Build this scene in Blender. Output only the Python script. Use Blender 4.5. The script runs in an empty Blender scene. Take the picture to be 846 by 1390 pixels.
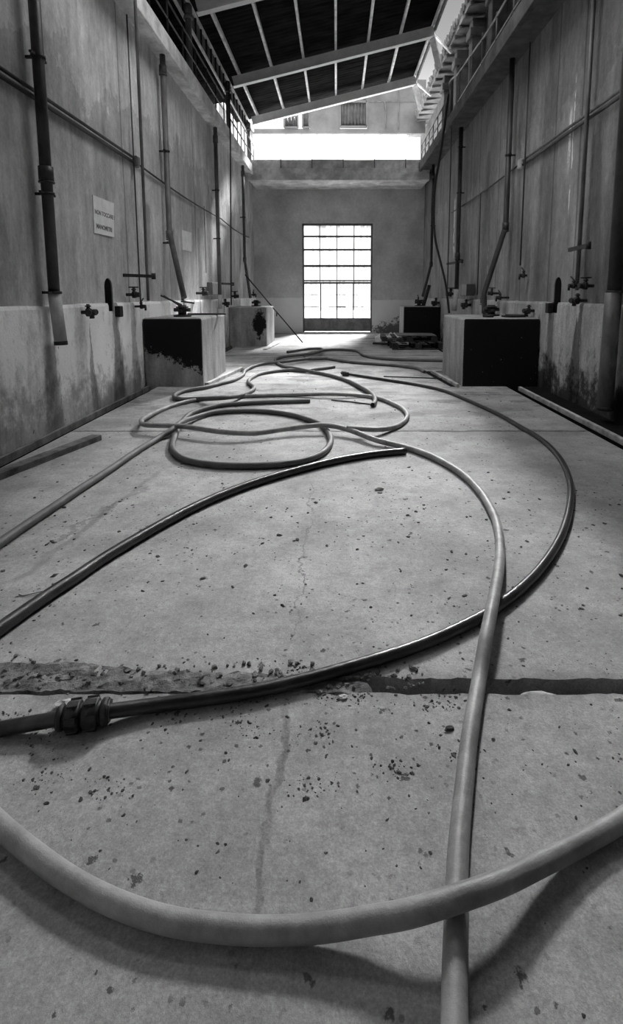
import bpy, bmesh, math, random
from mathutils import Vector, Matrix
from mathutils import noise as mnoise
random.seed(7)
sc = bpy.context.scene
COL = sc.collection

# ------------------------------------------------------------------ camera model
F = 700.0; U0 = 457.0; V0 = 490.0; TH = math.atan(90/700); H = 1.3
def ray(u, v):
    a = (u-U0)/F; b = -(v-V0)/F
    return (a, math.cos(TH)+b*math.sin(TH), -math.sin(TH)+b*math.cos(TH))
def atX(u, v, X):
    d = ray(u, v); t = X/d[0]; return Vector((X, d[1]*t, H+d[2]*t))
def atY(u, v, Y):
    d = ray(u, v); t = Y/d[1]; return Vector((d[0]*t, Y, H+d[2]*t))
def atZ(u, v, Z=0.0):
    d = ray(u, v); t = (Z-H)/d[2]; return Vector((d[0]*t, d[1]*t, Z))

cam = bpy.data.cameras.new('camera'); co = bpy.data.objects.new('camera', cam); COL.objects.link(co)
co.location = (0, 0, H); co.rotation_euler = (math.pi/2-TH, 0, 0)
cam.sensor_fit = 'VERTICAL'; cam.sensor_height = 36; cam.sensor_width = 36*846/1390
cam.lens = F*36/1390
cam.shift_x = -(U0-423)/1390; cam.shift_y = -(695-V0)/1390
cam.clip_start = 0.02; cam.clip_end = 300
sc.camera = co

# ------------------------------------------------------------------ materials
def nt(name):
    m = bpy.data.materials.new(name); m.use_nodes = True
    t = m.node_tree; t.nodes.clear()
    out = t.nodes.new('ShaderNodeOutputMaterial'); b = t.nodes.new('ShaderNodeBsdfPrincipled')
    t.links.new(b.outputs[0], out.inputs[0])
    return m, t, b
class G:
    """small helper to write node maths"""
    def __init__(s, t):
        s.t = t
        g = t.nodes.new('ShaderNodeNewGeometry'); s.pos = g.outputs['Position']
        s.sep = t.nodes.new('ShaderNodeSeparateXYZ'); t.links.new(s.pos, s.sep.inputs[0])
        s.x, s.y, s.z = s.sep.outputs
    def set(s, sock, v):
        if isinstance(v, (int, float)): sock.default_value = v
        else: s.t.links.new(v, sock)
    def m(s, op, a, b=0.0, c=0.0, clamp=False):
        n = s.t.nodes.new('ShaderNodeMath'); n.operation = op; n.use_clamp = clamp
        s.set(n.inputs[0], a); s.set(n.inputs[1], b)
        if len(n.inputs) > 2: s.set(n.inputs[2], c)
        return n.outputs[0]
    def add(s, a, b): return s.m('ADD', a, b)
    def sub(s, a, b): return s.m('SUBTRACT', a, b)
    def mul(s, a, b): return s.m('MULTIPLY', a, b)
    def mx(s, a, b): return s.m('MAXIMUM', a, b)
    def smooth(s, v, lo, hi, to0=0.0, to1=1.0):
        n = s.t.nodes.new('ShaderNodeMapRange'); n.interpolation_type = 'SMOOTHSTEP'
        s.set(n.inputs['Value'], v)
        n.inputs['From Min'].default_value = lo; n.inputs['From Max'].default_value = hi
        n.inputs['To Min'].default_value = to0; n.inputs['To Max'].default_value = to1
        return n.outputs[0]
    def noise(s, scale=(1, 1, 1), detail=5, rough=.6, off=(0, 0, 0)):
        mp = s.t.nodes.new('ShaderNodeMapping'); mp.inputs['Scale'].default_value = scale
        mp.inputs['Location'].default_value = off
        s.t.links.new(s.pos, mp.inputs[0])
        n = s.t.nodes.new('ShaderNodeTexNoise'); n.inputs['Scale'].default_value = 1
        n.inputs['Detail'].default_value = detail; n.inputs['Roughness'].default_value = rough
        s.t.links.new(mp.outputs[0], n.inputs[0])
        return s.add(s.mul(s.sub(n.outputs[0], .5), 1.9), .5)
    def voro(s, scale, rnd=1.0):
        mp = s.t.nodes.new('ShaderNodeMapping'); mp.inputs['Scale'].default_value = scale
        s.t.links.new(s.pos, mp.inputs[0])
        n = s.t.nodes.new('ShaderNodeTexVoronoi'); n.inputs['Scale'].default_value = 1
        s.t.links.new(mp.outputs[0], n.inputs[0]); return n.outputs['Distance']
    def bump(s, b, h, strength=.3, dist=.01):
        n = s.t.nodes.new('ShaderNodeBump'); n.inputs['Strength'].default_value = strength
        n.inputs['Distance'].default_value = dist
        s.t.links.new(h, n.inputs['Height']); s.t.links.new(n.outputs[0], b.inputs['Normal'])
    def out(s, b, val):
        c = s.t.nodes.new('ShaderNodeCombineColor')
        for i in range(3): s.set(c.inputs[i], val)
        s.t.links.new(c.outputs[0], b.inputs['Base Color'])

def plain(name, base, var=.3, scale=(8, 8, 8), rough=.7, bump=.2, metal=0.0, spec=.5):
    m, t, b = nt(name); g = G(t)
    n = g.noise(scale, 6, .65)
    v = g.smooth(n, .1, .9, base*(1-var), base*(1+var))
    g.out(b, v); b.inputs['Roughness'].default_value = rough; b.inputs['Metallic'].default_value = metal
    b.inputs['Specular IOR Level'].default_value = spec
    if bump: g.bump(b, g.noise(tuple(q*6 for q in scale), 4, .7), bump, .004)
    return m

def streak(g, yc, w, ztop, zbot, strength, n, spread=1.0):
    """damp mark: band around y=yc running from ztop down to zbot, widening downwards"""
    dy = g.m('ABSOLUTE', g.add(g.sub(g.y, yc), g.mul(g.sub(n, .5), .22)))
    wid = g.add(w, g.mul(g.mx(g.sub(ztop, g.z), 0.0), .10*spread))
    a = g.smooth(g.m('DIVIDE', dy, wid), .55, 1.15, 1.0, 0.0)
    zz = g.mul(g.smooth(g.z, ztop-.02, ztop+.05, 1.0, 0.0), g.smooth(g.z, zbot-.3, zbot+.1, 0.0, 1.0))
    return g.mul(g.mul(a, zz), strength)

def wall_mat(name, base, hi, zline, streaks, fine=.16, bump=.35, seams=(), bottom=0.0, lo=None, chips=0.0, white=()):
    m, t, b = nt(name); g = G(t)
    big = g.noise((.7, .7, .5), 5, .6); med = g.noise((3.2, 3.2, 1.0), 6, .7, (3, 1, 7))
    ver = g.noise((9, 9, .8), 4, .6); fin = g.noise((32, 32, 26), 5, .75)
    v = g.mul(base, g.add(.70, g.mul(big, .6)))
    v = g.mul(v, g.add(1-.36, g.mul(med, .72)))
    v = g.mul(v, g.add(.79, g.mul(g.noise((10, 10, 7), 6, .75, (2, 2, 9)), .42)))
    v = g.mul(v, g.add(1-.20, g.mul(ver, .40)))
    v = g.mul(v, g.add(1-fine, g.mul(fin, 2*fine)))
    if zline is not None:            # tone steps at a ragged level line
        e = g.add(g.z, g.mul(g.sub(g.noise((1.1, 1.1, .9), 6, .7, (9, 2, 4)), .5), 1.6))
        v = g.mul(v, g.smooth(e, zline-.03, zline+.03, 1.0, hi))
    for (yc, w, zb, zt) in white:
        d = g.m('ABSOLUTE', g.add(g.sub(g.y, yc), g.mul(g.sub(med, .5), .10)))
        e = g.mul(g.smooth(g.add(d, g.mul(g.sub(fin, .5), .02)), w*.4, w, 1.0, 0.0), g.mul(g.smooth(g.z, zb-.15, zb+.15), g.smooth(g.z, zt-.1, zt+.1, 1.0, 0.0)))
        e = g.mul(e, g.smooth(g.noise((16, 16, 5), 4, .7, (6, 6, 1)), .35, .5))
        v = g.add(v, g.mul(e, .5))
    if bottom:                      # dirt splashed up from the floor
        e = g.add(g.z, g.mul(g.sub(g.noise((5, 5, 4), 7, .75, (1, 8, 2)), .5), 1.1))
        v = g.mul(v, g.smooth(e, .10, .62, bottom, 1.0))
    for (yc, w, zt, zb, st) in streaks:
        v = g.mul(v, g.sub(1.0, streak(g, yc, w, zt, zb, st, med)))
    for yc in seams:
        d = g.m('ABSOLUTE', g.add(g.sub(g.y, yc), g.mul(g.sub(big, .5), .03)))
        v = g.mul(v, g.smooth(d, .006, .03, .55, 1.0))
    if chips:
        c = g.smooth(g.noise((11, 11, 8), 4, .6, (5, 5, 5)), .86, .92, 1.0, chips)
        v = g.mul(v, c)
    g.out(b, v); b.inputs['Roughness'].default_value = .92
    b.inputs['Specular IOR Level'].default_value = .2
    g.bump(b, g.add(g.mul(med, .5), fin), bump, .01)
    return m

M = {}
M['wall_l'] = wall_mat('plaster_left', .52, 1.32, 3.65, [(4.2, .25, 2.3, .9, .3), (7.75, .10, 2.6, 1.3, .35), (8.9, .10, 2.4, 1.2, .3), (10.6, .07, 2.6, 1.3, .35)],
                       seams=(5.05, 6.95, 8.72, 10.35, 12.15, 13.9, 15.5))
M['plinth_l'] = wall_mat('limewash_left', .95, 1, None, [(4.88, .13, .82, 0, .60), (6.38, .085, 1.12, 0, .68), (5.72, .018, .95, 0, .55),
                       (6.95, .04, 1.2, 0, .4), (9.2, .06, 1.2, 0, .4), (10.4, .07, 1.2, 0, .5), (11.9, .07, 1.0, 0, .5), (12.6, .05, 1.2, 0, .4)],
                       fine=.16, bottom=.48, chips=.35, bump=.5)
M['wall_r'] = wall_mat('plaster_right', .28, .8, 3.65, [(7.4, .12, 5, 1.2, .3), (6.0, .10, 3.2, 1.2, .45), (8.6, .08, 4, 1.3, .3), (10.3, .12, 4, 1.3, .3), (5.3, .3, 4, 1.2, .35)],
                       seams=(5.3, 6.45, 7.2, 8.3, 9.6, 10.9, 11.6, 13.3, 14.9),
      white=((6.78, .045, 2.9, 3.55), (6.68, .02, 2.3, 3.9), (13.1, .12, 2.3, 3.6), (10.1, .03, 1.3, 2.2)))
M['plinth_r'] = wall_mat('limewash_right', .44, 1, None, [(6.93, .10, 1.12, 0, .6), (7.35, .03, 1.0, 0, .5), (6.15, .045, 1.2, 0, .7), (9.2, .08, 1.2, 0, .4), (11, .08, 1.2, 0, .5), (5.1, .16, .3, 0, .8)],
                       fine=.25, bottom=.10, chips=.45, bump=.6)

def end_mat():
    m, t, b = nt('plaster_end'); g = G(t)
    big = g.noise((.9, .9, .9), 6, .6); fin = g.noise((14, 14, 14), 5, .7)
    v = g.mul(.60, g.mul(g.add(.62, g.mul(big, .76)), g.add(.85, g.mul(fin, .3))))
    # pale limewash below, edge height differs on the two sides of the door
    edge = g.smooth(g.x, -.1, .1, 1.19, 1.12)
    lw = g.smooth(g.sub(g.z, g.add(edge, g.mul(g.sub(fin, .5), .03))), -.012, .012, 1.0, 0.0)
    pale = g.mul(.85, g.add(.9, g.mul(big, .2)))
    # rising damp on the right hand corner and a little on the left
    dn = g.mul(g.sub(g.noise((5, 5, 7), 7, .75), .5), .9)
    damp = g.smooth(g.add(g.add(g.z, dn), g.mul(g.m('ABSOLUTE', g.sub(g.x, 2.1)), .35)), .34, .5, .22, 1.0)
    pale = g.mul(pale, damp)
    v = g.add(g.mul(v, g.sub(1.0, lw)), g.mul(pale, lw))
    g.out(b, v); b.inputs['Roughness'].default_value = .95; g.bump(b, fin, .3, .01)
    b.inputs['Specular IOR Level'].default_value = .2
    return m
M['wall_e'] = end_mat()

def line_mask(g, x1, y1, x2, y2, w, n, amp=.03):
    """thin wandering crack between two floor points"""
    dx, dy = x2-x1, y2-y1; L = math.hypot(dx, dy); dx /= L; dy /= L
    px = g.sub(g.x, x1); py = g.sub(g.y, y1)
    d = g.m('ABSOLUTE', g.add(g.sub(g.mul(px, dy), g.mul(py, dx)), g.mul(g.sub(n, .5), amp)))
    s = g.add(g.mul(px, dx), g.mul(py, dy))
    a = g.smooth(d, w*.5, w*1.4, 1.0, 0.0)
    return g.mul(a, g.mul(g.smooth(s, -.05, .05), g.smooth(s, L-.05, L+.05, 1.0, 0.0)))
def floor_mat():
    m, t, b = nt('floor_concrete'); g = G(t)
    big = g.noise((.55, .8, 1), 6, .62); med = g.noise((3, 3, 3), 6, .7); fin = g.noise((45, 45, 45), 5, .8)
    wan = g.noise((4, 4, 4), 5, .7, (7, 7, 0))
    v = g.mul(.325, g.mul(g.add(.52, g.mul(big, .96)), g.mul(g.add(.70, g.mul(med, .60)), g.mul(g.add(.70, g.mul(fin, .60)), g.add(.82, g.mul(g.noise((13, 13, 13), 6, .75, (3, 0, 1)), .36))))))
    tiny = g.noise((150, 150, 150), 3, .8, (1, 1, 1))
    v = g.mul(v, g.add(.66, g.mul(tiny, .68)))
    v = g.mul(v, g.smooth(g.noise((8, 8, 8), 6, .8, (11, 3, 0)), -.05, .35, .62, 1.0))
    # pitting and dark grit trodden into the surface, in patches
    patch = g.smooth(g.noise((1.7, 1.7, 1.7), 4, .6, (2, 9, 0)), .40, .62)
    vd = g.add(g.voro((26, 26, 26)), g.mul(g.sub(fin, .5), .35))
    sp = g.mul(g.smooth(vd, .10, .17, 1.0, 0.0), g.add(.25, g.mul(patch, .75)))
    v = g.mul(v, g.sub(1.0, g.mul(sp, .75)))
    vd2 = g.add(g.voro((7.5, 7.5, 7.5)), g.mul(g.sub(g.noise((38, 38, 38), 3), .5), .28))
    sp2 = g.smooth(vd2, .045, .10, 1.0, 0.0)
    v = g.mul(v, g.sub(1.0, g.mul(sp2, .7)))
    # damp marks in the far bays
    st = g.smooth(g.noise((1.3, 2.6, 1), 5, .65, (4, 4, 0)), .52, .64, 1.0, .62)
    far = g.smooth(g.y, 4.0, 6.5)
    v = g.mul(v, g.add(g.sub(1.0, far), g.mul(far, st)))
    # cracks and saw cuts
    p1 = atZ(385, 962); p2 = atZ(352, 1250); p3 = atZ(427, 655); p4 = atZ(400, 872)
    for a, c, w, s, am in ((p1, p2, .010, .45, .07), (p3, p4, .0045, .45, .12), (Vector((-.95, 8.15, 0)), Vector((2.3, 8.0, 0)), .014, .6, .06),
                    (atZ(20, 790), atZ(215, 640), .02, .32, .09), (atZ(60, 740), atZ(200, 660), .02, .35, .2),
                    (Vector((-2.5, 6.62, 0)), Vector((2.4, 6.66, 0)), .014, .4, .06), (Vector((-2.5, 11.1, 0)), Vector((2.4, 11.0, 0)), .03, .6, .06)):
        v = g.mul(v, g.sub(1.0, g.mul(line_mask(g, a.x, a.y, c.x, c.y, w, wan, am), g.mul(g.smooth(g.add(fin, g.mul(g.sub(med, .5), .6)), .2, .8, .25, 1.3), s))))
    # stained edges of the two cast joints
    for yj, wj, s in ((1.575, .10, .35), (4.83, .05, .45)):
        d = g.m('ABSOLUTE', g.add(g.sub(g.y, yj), g.mul(g.sub(wan, .5), .12)))
        v = g.mul(v, g.sub(1.0, g.mul(g.smooth(d, .0, wj, 1.0, 0.0), s)))
    g.out(b, v); b.inputs['Roughness'].default_value = .8
    b.inputs['Specular IOR Level'].default_value = .35
    hh = g.sub(g.add(g.mul(med, .7), g.mul(fin, .5)), g.add(g.mul(sp, .6), sp2))
    g.bump(b, hh, .45, .006)
    return m
M['floor'] = floor_mat()

def block_mat(name, base, mask, amp=.55):
    """concrete pump block, with black where mask says: flaking bitumen paint, some of it painted-in shade"""
    m, t, b = nt(name); g = G(t)
    med = g.noise((4, 4, 1.6), 6, .7); fin = g.noise((30, 30, 30), 4, .7)
    v = g.mul(base, g.mul(g.add(.6, g.mul(med, .8)), g.add(.8, g.mul(fin, .4))))
    ver = g.noise((6, 6, .7), 5, .6)
    v = g.mul(v, g.mul(g.smooth(ver, .1, .9, .72, 1.15), g.add(.7, g.mul(g.noise((2.2, 2.2, 1.1), 6, .7, (5, 0, 5)), .6))))
    e = g.add(mask(g), g.mul(g.sub(g.noise((12, 12, 12), 7, .8, (3, 3, 3)), .5), amp))
    k = g.smooth(e, -.03, .03)
    flake = g.smooth(g.noise((22, 22, 22), 4, .6, (8, 1, 1)), .92, .97, 1.0, 0.0)
    top = g.smooth(g.z, .955, .975, 1.0, 0.0)
    k = g.mul(g.mul(k, flake), top)
    v = g.add(g.mul(v, g.sub(1.0, k)), g.mul(.006, k))
    g.out(b, v); b.inputs['Roughness'].default_value = .75; g.bump(b, g.add(med, fin), .3, .01)
    b.inputs['Specular IOR Level'].default_value = .25
    return m
M['block_l1'] = block_mat('block_flaked', .34, lambda g: g.mul(g.smooth(g.y, 7.26, 7.30, 1.0, -3.0), 1.0) if False else
    g.sub(g.sub(g.sub(g.mul(g.sub(g.z, .20), 1.5), 0.0), g.mul(g.sub(-1.9, g.x), .62)), g.smooth(g.y, 7.25, 7.30, 0.0, 4.0)))
M['block_l2'] = block_mat('block_blotched', .30, lambda g: g.sub(g.sub(.36, g.mul(g.m('ABSOLUTE', g.sub(g.x, -1.95)), 1.8)),
    g.add(g.mul(g.m('ABSOLUTE', g.sub(g.z, .58)), .9), g.smooth(g.y, 13.06, 13.14, 0.0, 4.0))))
M['block_r1'] = block_mat('block_paint_and_shade', .34, lambda g: g.sub(.75, g.smooth(g.y, 7.25, 7.32, 0.0, 4.0)))  # front black is part paint, part shade put into the colour
M['block_r2'] = block_mat('block_dark_face', .42, lambda g: g.sub(g.sub(.5, g.smooth(g.y, 14.32, 14.40, 0.0, 4.0)), g.smooth(g.x, 1.9, 2.1, .35, 0.0)))

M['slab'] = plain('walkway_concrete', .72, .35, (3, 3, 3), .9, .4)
M['slab_dark'] = plain('walkway_concrete_dark', .09, .5, (3, 3, 3), .9, .4)  # much darker tone for the right walkway slab
M['kerb'] = plain('kerb_concrete', .42, .4, (6, 6, 6), .9, .5)
M['kerb_dark'] = plain('kerb_dark_tone', .16, .5, (6, 6, 6), .9, .5)  # darker tone of the kerb concrete for the left strip
M['gutter'] = plain('gutter_shade_dirt', .010, .5, (6, 6, 6), .95, .4, 0, .08)  # near-black paints the shade in channels and open joint; also dirt at walls
M['hose_pale'] = plain('hose_pale_rubber', .26, .30, (9, 9, 9), .5, .3)
M['hose_mid'] = plain('hose_grey_rubber', .10, .25, (7, 7, 7), .6, .25)
M['hose_black'] = plain('hose_black_rubber', .03, .5, (9, 9, 9), .30, .25)
M['hose_in'] = plain('hose_bore', .01, .2, (9, 9, 9), .9, 0)
M['coupling'] = plain('coupling_iron', .03, .5, (20, 20, 20), .5, .4, .3)
M['pipe_dark'] = plain('pipe_dark_iron', .045, .5, (6, 6, 3), .5, .4, .1)
M['pipe_grey'] = plain('pipe_grey_iron', .13, .4, (8, 8, 3), .55, .35, .1)
M['pipe_pale'] = plain('pipe_pale_sleeve', .50, .3, (6, 6, 3), .6, .3)
M['pipe_lit'] = plain('rail_steel', .30, .3, (6, 6, 6), .4, .2, .3)
M['black_iron'] = plain('black_iron', .02, .5, (20, 20, 20), .6, .3, .1)
M['matt_black'] = plain('matt_black', .006, .2, (20, 20, 20), 1, 0, 0, .05)
M['rafter'] = plain('rafter_paint', .90, .08, (6, 6, 6), .7, .2)
M['purlin'] = plain('purlin_steel', .75, .25, (6, 6, 6), .6, .2)
M['corrugated'] = plain('corrugated_sheet', .016, .7, (1.5, 6, 1), .95, .2, 0, .1)
M['facade'] = plain('facade_panels', .13, .25, (1.5, 1.5, 1.5), .9, .2)
M['louver'] = plain('louver_sheet', .07, .3, (6, 6, 6), .6, .1)
M['upper_dark'] = plain('upper_wall_dark', .10, .5, (2, 2, 2), .9, .4)
M['upper_mid'] = plain('upper_wall_grey', .14, .4, (2, 2, 1.5), .9, .4)
M['tile'] = plain('roof_tile', .13, .5, (5, 5, 5), .9, .5)
M['wood_dark'] = plain('wood_dark', .025, .5, (10, 3, 10), .8, .4)
M['wood_plank'] = plain('wood_plank', .12, .6, (9, 9, 9), .8, .6)
M['white_cloth'] = plain('white_sheeting', .80, .1, (6, 6, 6), .8, .3)
M['door_steel'] = plain('door_steel', .10, .35, (5, 5, 5), .6, .2)
M['door_panel'] = plain('door_panel', .20, .4, (5, 5, 4), .7, .3)
M['rubble'] = plain('rubble', .14, .7, (14, 14, 14), .95, .8)
M['grit'] = plain('grit_dark', .06, .6, (20, 20, 20), .95, .5)
M['stone'] = plain('stone_pale', .55, .25, (14, 14, 14), .9, .5)
M['ground'] = plain('yard_concrete', .55, .2, (2, 2, 2), .9, .2)
M['back'] = plain('rear_wall_dark', .04, .4, (2, 2, 2), .95, .3)
def paper_mat():
    m, t, b = nt('enamel_plate'); g = G(t)
    v = g.mul(.82, g.add(.85, g.mul(g.noise((9, 9, 9), 5, .6), .3)))
    g.out(b, v); b.inputs['Roughness'].default_value = .6; return m
M['plate'] = paper_mat()
M['ink'] = plain('faded_ink', .20, .4, (30, 30, 30), .9, 0)
def glass_mat():
    m, t, b = nt('dusty_glass'); t.nodes.remove(b); g = G(t)
    out = [n for n in t.nodes if n.type == 'OUTPUT_MATERIAL'][0]
    tr = t.nodes.new('ShaderNodeBsdfTransparent'); df = t.nodes.new('ShaderNodeBsdfTranslucent')
    df.inputs[0].default_value = (.12, .12, .12, 1); tr.inputs[0].default_value = (.95, .95, .95, 1)
    mx = t.nodes.new('ShaderNodeMixShader')
    dirt = g.smooth(g.noise((7, 7, .45), 4, .6), .45, .7, .15, .5)
    t.links.new(dirt, mx.inputs[0]); t.links.new(tr.outputs[0], mx.inputs[1]); t.links.new(df.outputs[0], mx.inputs[2])
    t.links.new(mx.outputs[0], out.inputs[0]); return m
M['glass'] = glass_mat()

# ------------------------------------------------------------------ mesh builder
def catmull(P, n=8):
    P = [Vector(p) for p in P]; Q = [P[0]*2-P[1]]+P+[P[-1]*2-P[-2]]; out = []
    for i in range(1, len(Q)-2):
        p0, p1, p2, p3 = Q[i-1:i+3]
        for k in range(n):
            t = k/n
            # centripetal-ish: ordinary Catmull-Rom on evenly chosen points
            out.append(.5*((2*p1)+(p2-p0)*t+(2*p0-5*p1+4*p2-p3)*t*t+(3*p1-p0-3*p2+p3)*t**3))
    out.append(P[-1]); return out
def resample(P, step):
    out = [P[0]]; acc = 0
    for a, b in zip(P, P[1:]):
        L = (b-a).length
        if L < 1e-9: continue
        while acc+L >= step:
            t = (step-acc)/L; a = a.lerp(b, t); out.append(a.copy()); L = (b-a).length; acc = 0
            if L < 1e-9: break
        acc += L
    if (out[-1]-P[-1]).length > step*.3: out.append(P[-1])
    return out
class MB:
    def __init__(s): s.v = []; s.f = []; s.sm = []
    def poly(s, pts, faces, smooth=False):
        o = len(s.v); s.v += [tuple(p) for p in pts]
        for f in faces: s.f.append([o+i for i in f]); s.sm.append(smooth)
        return s
    def box(s, x0, x1, y0, y1, z0, z1, mat=None):
        p = [Vector((x, y, z)) for x in (x0, x1) for y in (y0, y1) for z in (z0, z1)]
        if mat: p = [mat @ q for q in p]
        return s.poly(p, [(0, 1, 3, 2), (4, 6, 7, 5), (0, 4, 5, 1), (2, 3, 7, 6), (0, 2, 6, 4), (1, 5, 7, 3)])
    def beam(s, a, b, w, h, up=(0, 0, 1)):
        a = Vector(a); b = Vector(b); d = (b-a); L = d.length; d.normalize()
        u = Vector(up); x = d.cross(u).normalized(); z = x.cross(d)
        m = Matrix((x, d, z)).transposed().to_4x4(); m.translation = a
        return s.box(-w/2, w/2, 0, L, -h/2, h/2, m)
    def tube(s, P, r, n=12, caps=True, hollow=0):
        P = [Vector(p) for p in P]; N = len(P); rr = r if isinstance(r, list) else [r]*N
        T = []
        for i in range(N):
            d = P[min(i+1, N-1)]-P[max(i-1, 0)]; T.append(d.normalized() if d.length > 1e-9 else Vector((0, 0, 1)))
        ref = Vector((0, 0, 1)) if abs(T[0].z) < .9 else Vector((1, 0, 0))
        x = T[0].cross(ref).normalized(); pts = []
        for i in range(N):
            x = (x-T[i]*x.dot(T[i])).normalized(); y = T[i].cross(x)
            for k in range(n):
                a = 2*math.pi*k/n; pts.append(P[i]+(x*math.cos(a)+y*math.sin(a))*rr[i])
        fs = [(i*n+k, i*n+(k+1) % n, (i+1)*n+(k+1) % n, (i+1)*n+k) for i in range(N-1) for k in range(n)]
        s.poly(pts, fs, True)
        o = len(s.v)-len(pts)
        if caps and not hollow:
            s.f.append([o+k for k in range(n)][::-1]); s.sm.append(False)
            s.f.append([o+(N-1)*n+k for k in range(n)]); s.sm.append(False)
        if hollow:
            for (base, i, sg) in ((0, 0, 1), ((N-1)*n, N-1, -1)):
                c = P[i]; ring = [c+(Vector(s.v[o+base+k])-c)*hollow for k in range(n)]
                deep = [q+T[i]*sg*rr[i]*2.5 for q in ring]
                q0 = len(s.v); s.v += [tuple(q) for q in ring+deep]
                for k in range(n):
                    k2 = (k+1) % n
                    s.f.append([o+base+k, o+base+k2, q0+k2, q0+k]); s.sm.append(False)
                    s.f.append([q0+k, q0+k2, q0+n+k2, q0+n+k]); s.sm.append(True)
                s.f.append([q0+n+k for k in range(n)]); s.sm.append(False)
        return s
    def cyl(s, a, b, r, n=14): return s.tube([a, b], r, n)
    def ring(s, c, axis, R, r, n=18):
        axis = Vector(axis).normalized(); u = axis.orthogonal().normalized(); w = axis.cross(u)
        P = [Vector(c)+(u*math.cos(2*math.pi*k/n)+w*math.sin(2*math.pi*k/n))*R for k in range(n+1)]
        return s.tube(P, r, 6, caps=False)
    def blob(s, c, r, sq=(1, 1, 1), rough=.3, seed=0, sub=1, rot=0):
        bm = bmesh.new(); bmesh.ops.create_icosphere(bm, subdivisions=sub, radius=1)
        cr, sr = math.cos(rot), math.sin(rot); pts = []
        for v in bm.verts:
            k = 1+rough*mnoise.noise(v.co*1.7+Vector((seed*3.1, seed, 0)))*1.6
            q = Vector((v.co.x*sq[0], v.co.y*sq[1], v.co.z*sq[2]))*r*k
            pts.append(Vector(c)+Vector((q.x*cr-q.y*sr, q.x*sr+q.y*cr, q.z)))
        s.poly(pts, [[v.index for v in f.verts] for f in bm.faces], False); bm.free(); return s
    def build(s, name, mat, parent=None, bevel=0.0, kind=None):
        me = bpy.data.meshes.new(name); me.from_pydata(s.v, [], s.f)
        me.polygons.foreach_set('use_smooth', s.sm); me.update()
        bm = bmesh.new(); bm.from_mesh(me); bmesh.ops.recalc_face_normals(bm, faces=bm.faces); bm.to_mesh(me); bm.free()
        me.materials.append(M[mat] if isinstance(mat, str) else mat)
        o = bpy.data.objects.new(name, me); COL.objects.link(o)
        if parent is not None:
            o.parent = parent; o.matrix_parent_inverse = Matrix.Translation(parent.location).inverted()
        if bevel:
            b = o.modifiers.new('bevel', 'BEVEL'); b.width = bevel; b.segments = 2; b.limit_method = 'ANGLE'
        if kind: o['kind'] = kind
        return o
def tag(o, label, cat, group=None, kind=None):
    o['label'] = label; o['category'] = cat
    if group: o['group'] = group
    if kind: o['kind'] = kind
    return o
def empty(name, loc, label, cat, group=None):
    o = bpy.data.objects.new(name, None); COL.objects.link(o); o.location = loc; o.empty_display_size = .1
    return tag(o, label, cat, group)
def struct(o, label=None):
    o['kind'] = 'structure'
    if label: o['label'] = label; 
    return o

XL, XR, YE = -2.77, 2.92, 17.62
YN = -2.4      # wall behind the camera

# ------------------------------------------------------------------ floor with joints, gutters
fl = MB()
GX0, GX1 = -2.54, 2.42      # floor edges along the gutters
def slab_part(y0, y1, j0=.004, j1=.004):
    n = 220
    def e(i, y, j): x = GX0+(GX1-GX0)*i/n; return y+j*(mnoise.noise(Vector((x*3, y, 0)))+.7*mnoise.noise(Vector((x*14, y, 5)))+.4*mnoise.noise(Vector((x*45, y, 5))))
    P = [(GX0+(GX1-GX0)*i/n, e(i, y0, j0)) for i in range(n+1)]; Q = [(GX0+(GX1-GX0)*i/n, e(i, y1, j1)) for i in range(n+1)]
    pts = [(x, y, 0) for x, y in P]+[(x, y, 0) for x, y in Q]+[(x, y, -.12) for x, y in P]+[(x, y, -.12) for x, y in Q]; m = n+1
    fs = [(i, i+1, m+i+1, m+i) for i in range(n)]+[(i, i+1, 2*m+i+1, 2*m+i) for i in range(n)]+[(m+i, m+i+1, 3*m+i+1, 3*m+i) for i in range(n)]
    fs += [(0, m, 3*m, 2*m), (n, m+n, 3*m+n, 2*m+n)]
    fl.poly(pts, fs)
slab_part(YN, 1.54, 0, .012)
slab_part(1.61, 4.822, .016, .006); slab_part(4.836, 8.6, .006, 0)
fl.box(-1.72, 1.55, 8.6, 17.9, -.12, 0)
fl.box(-2.54, -1.72, 9.6, 17.9, -.12, 0); fl.box(1.55, 2.42, 8.6+.15, 17.9, -.12, 0)
fl.box(-2.54, -1.72, 8.6, 9.6, -.12, 0)
struct(fl.build('floor', 'floor'))
# kerbs
k = MB(); k.box(XL-.3, XR+.3, YN, YE+.3, -.3, -.12); struct(k.build('ground_below', 'gutter'))
k = MB()
k.box(-2.685, -2.655, YN, 7.22, -.05, .018); k.box(-2.685, -2.655, 8.82, 13.04, -.05, .018)
struct(k.build('trim_1', 'kerb_dark', bevel=.004))
k = MB()
k.box(2.575, 2.62, YN, 7.2, -.05, .010); k.box(2.575, 2.62, 8.7, 14.2, -.05, .010)
struct(k.build('trim_2', 'kerb', bevel=.008))
k = MB()
k.box(XL, -2.66, YN, 17, -.119, -.004); k.box(XL, GX0-.002, YN, 17, -.119, -.10); k.box(GX1+.002, XR, YN, 17, -.119, -.10); k.box(2.58, XR, YN, 17, -.119, -.004)
struct(k.build('trim_3', 'gutter'))
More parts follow.
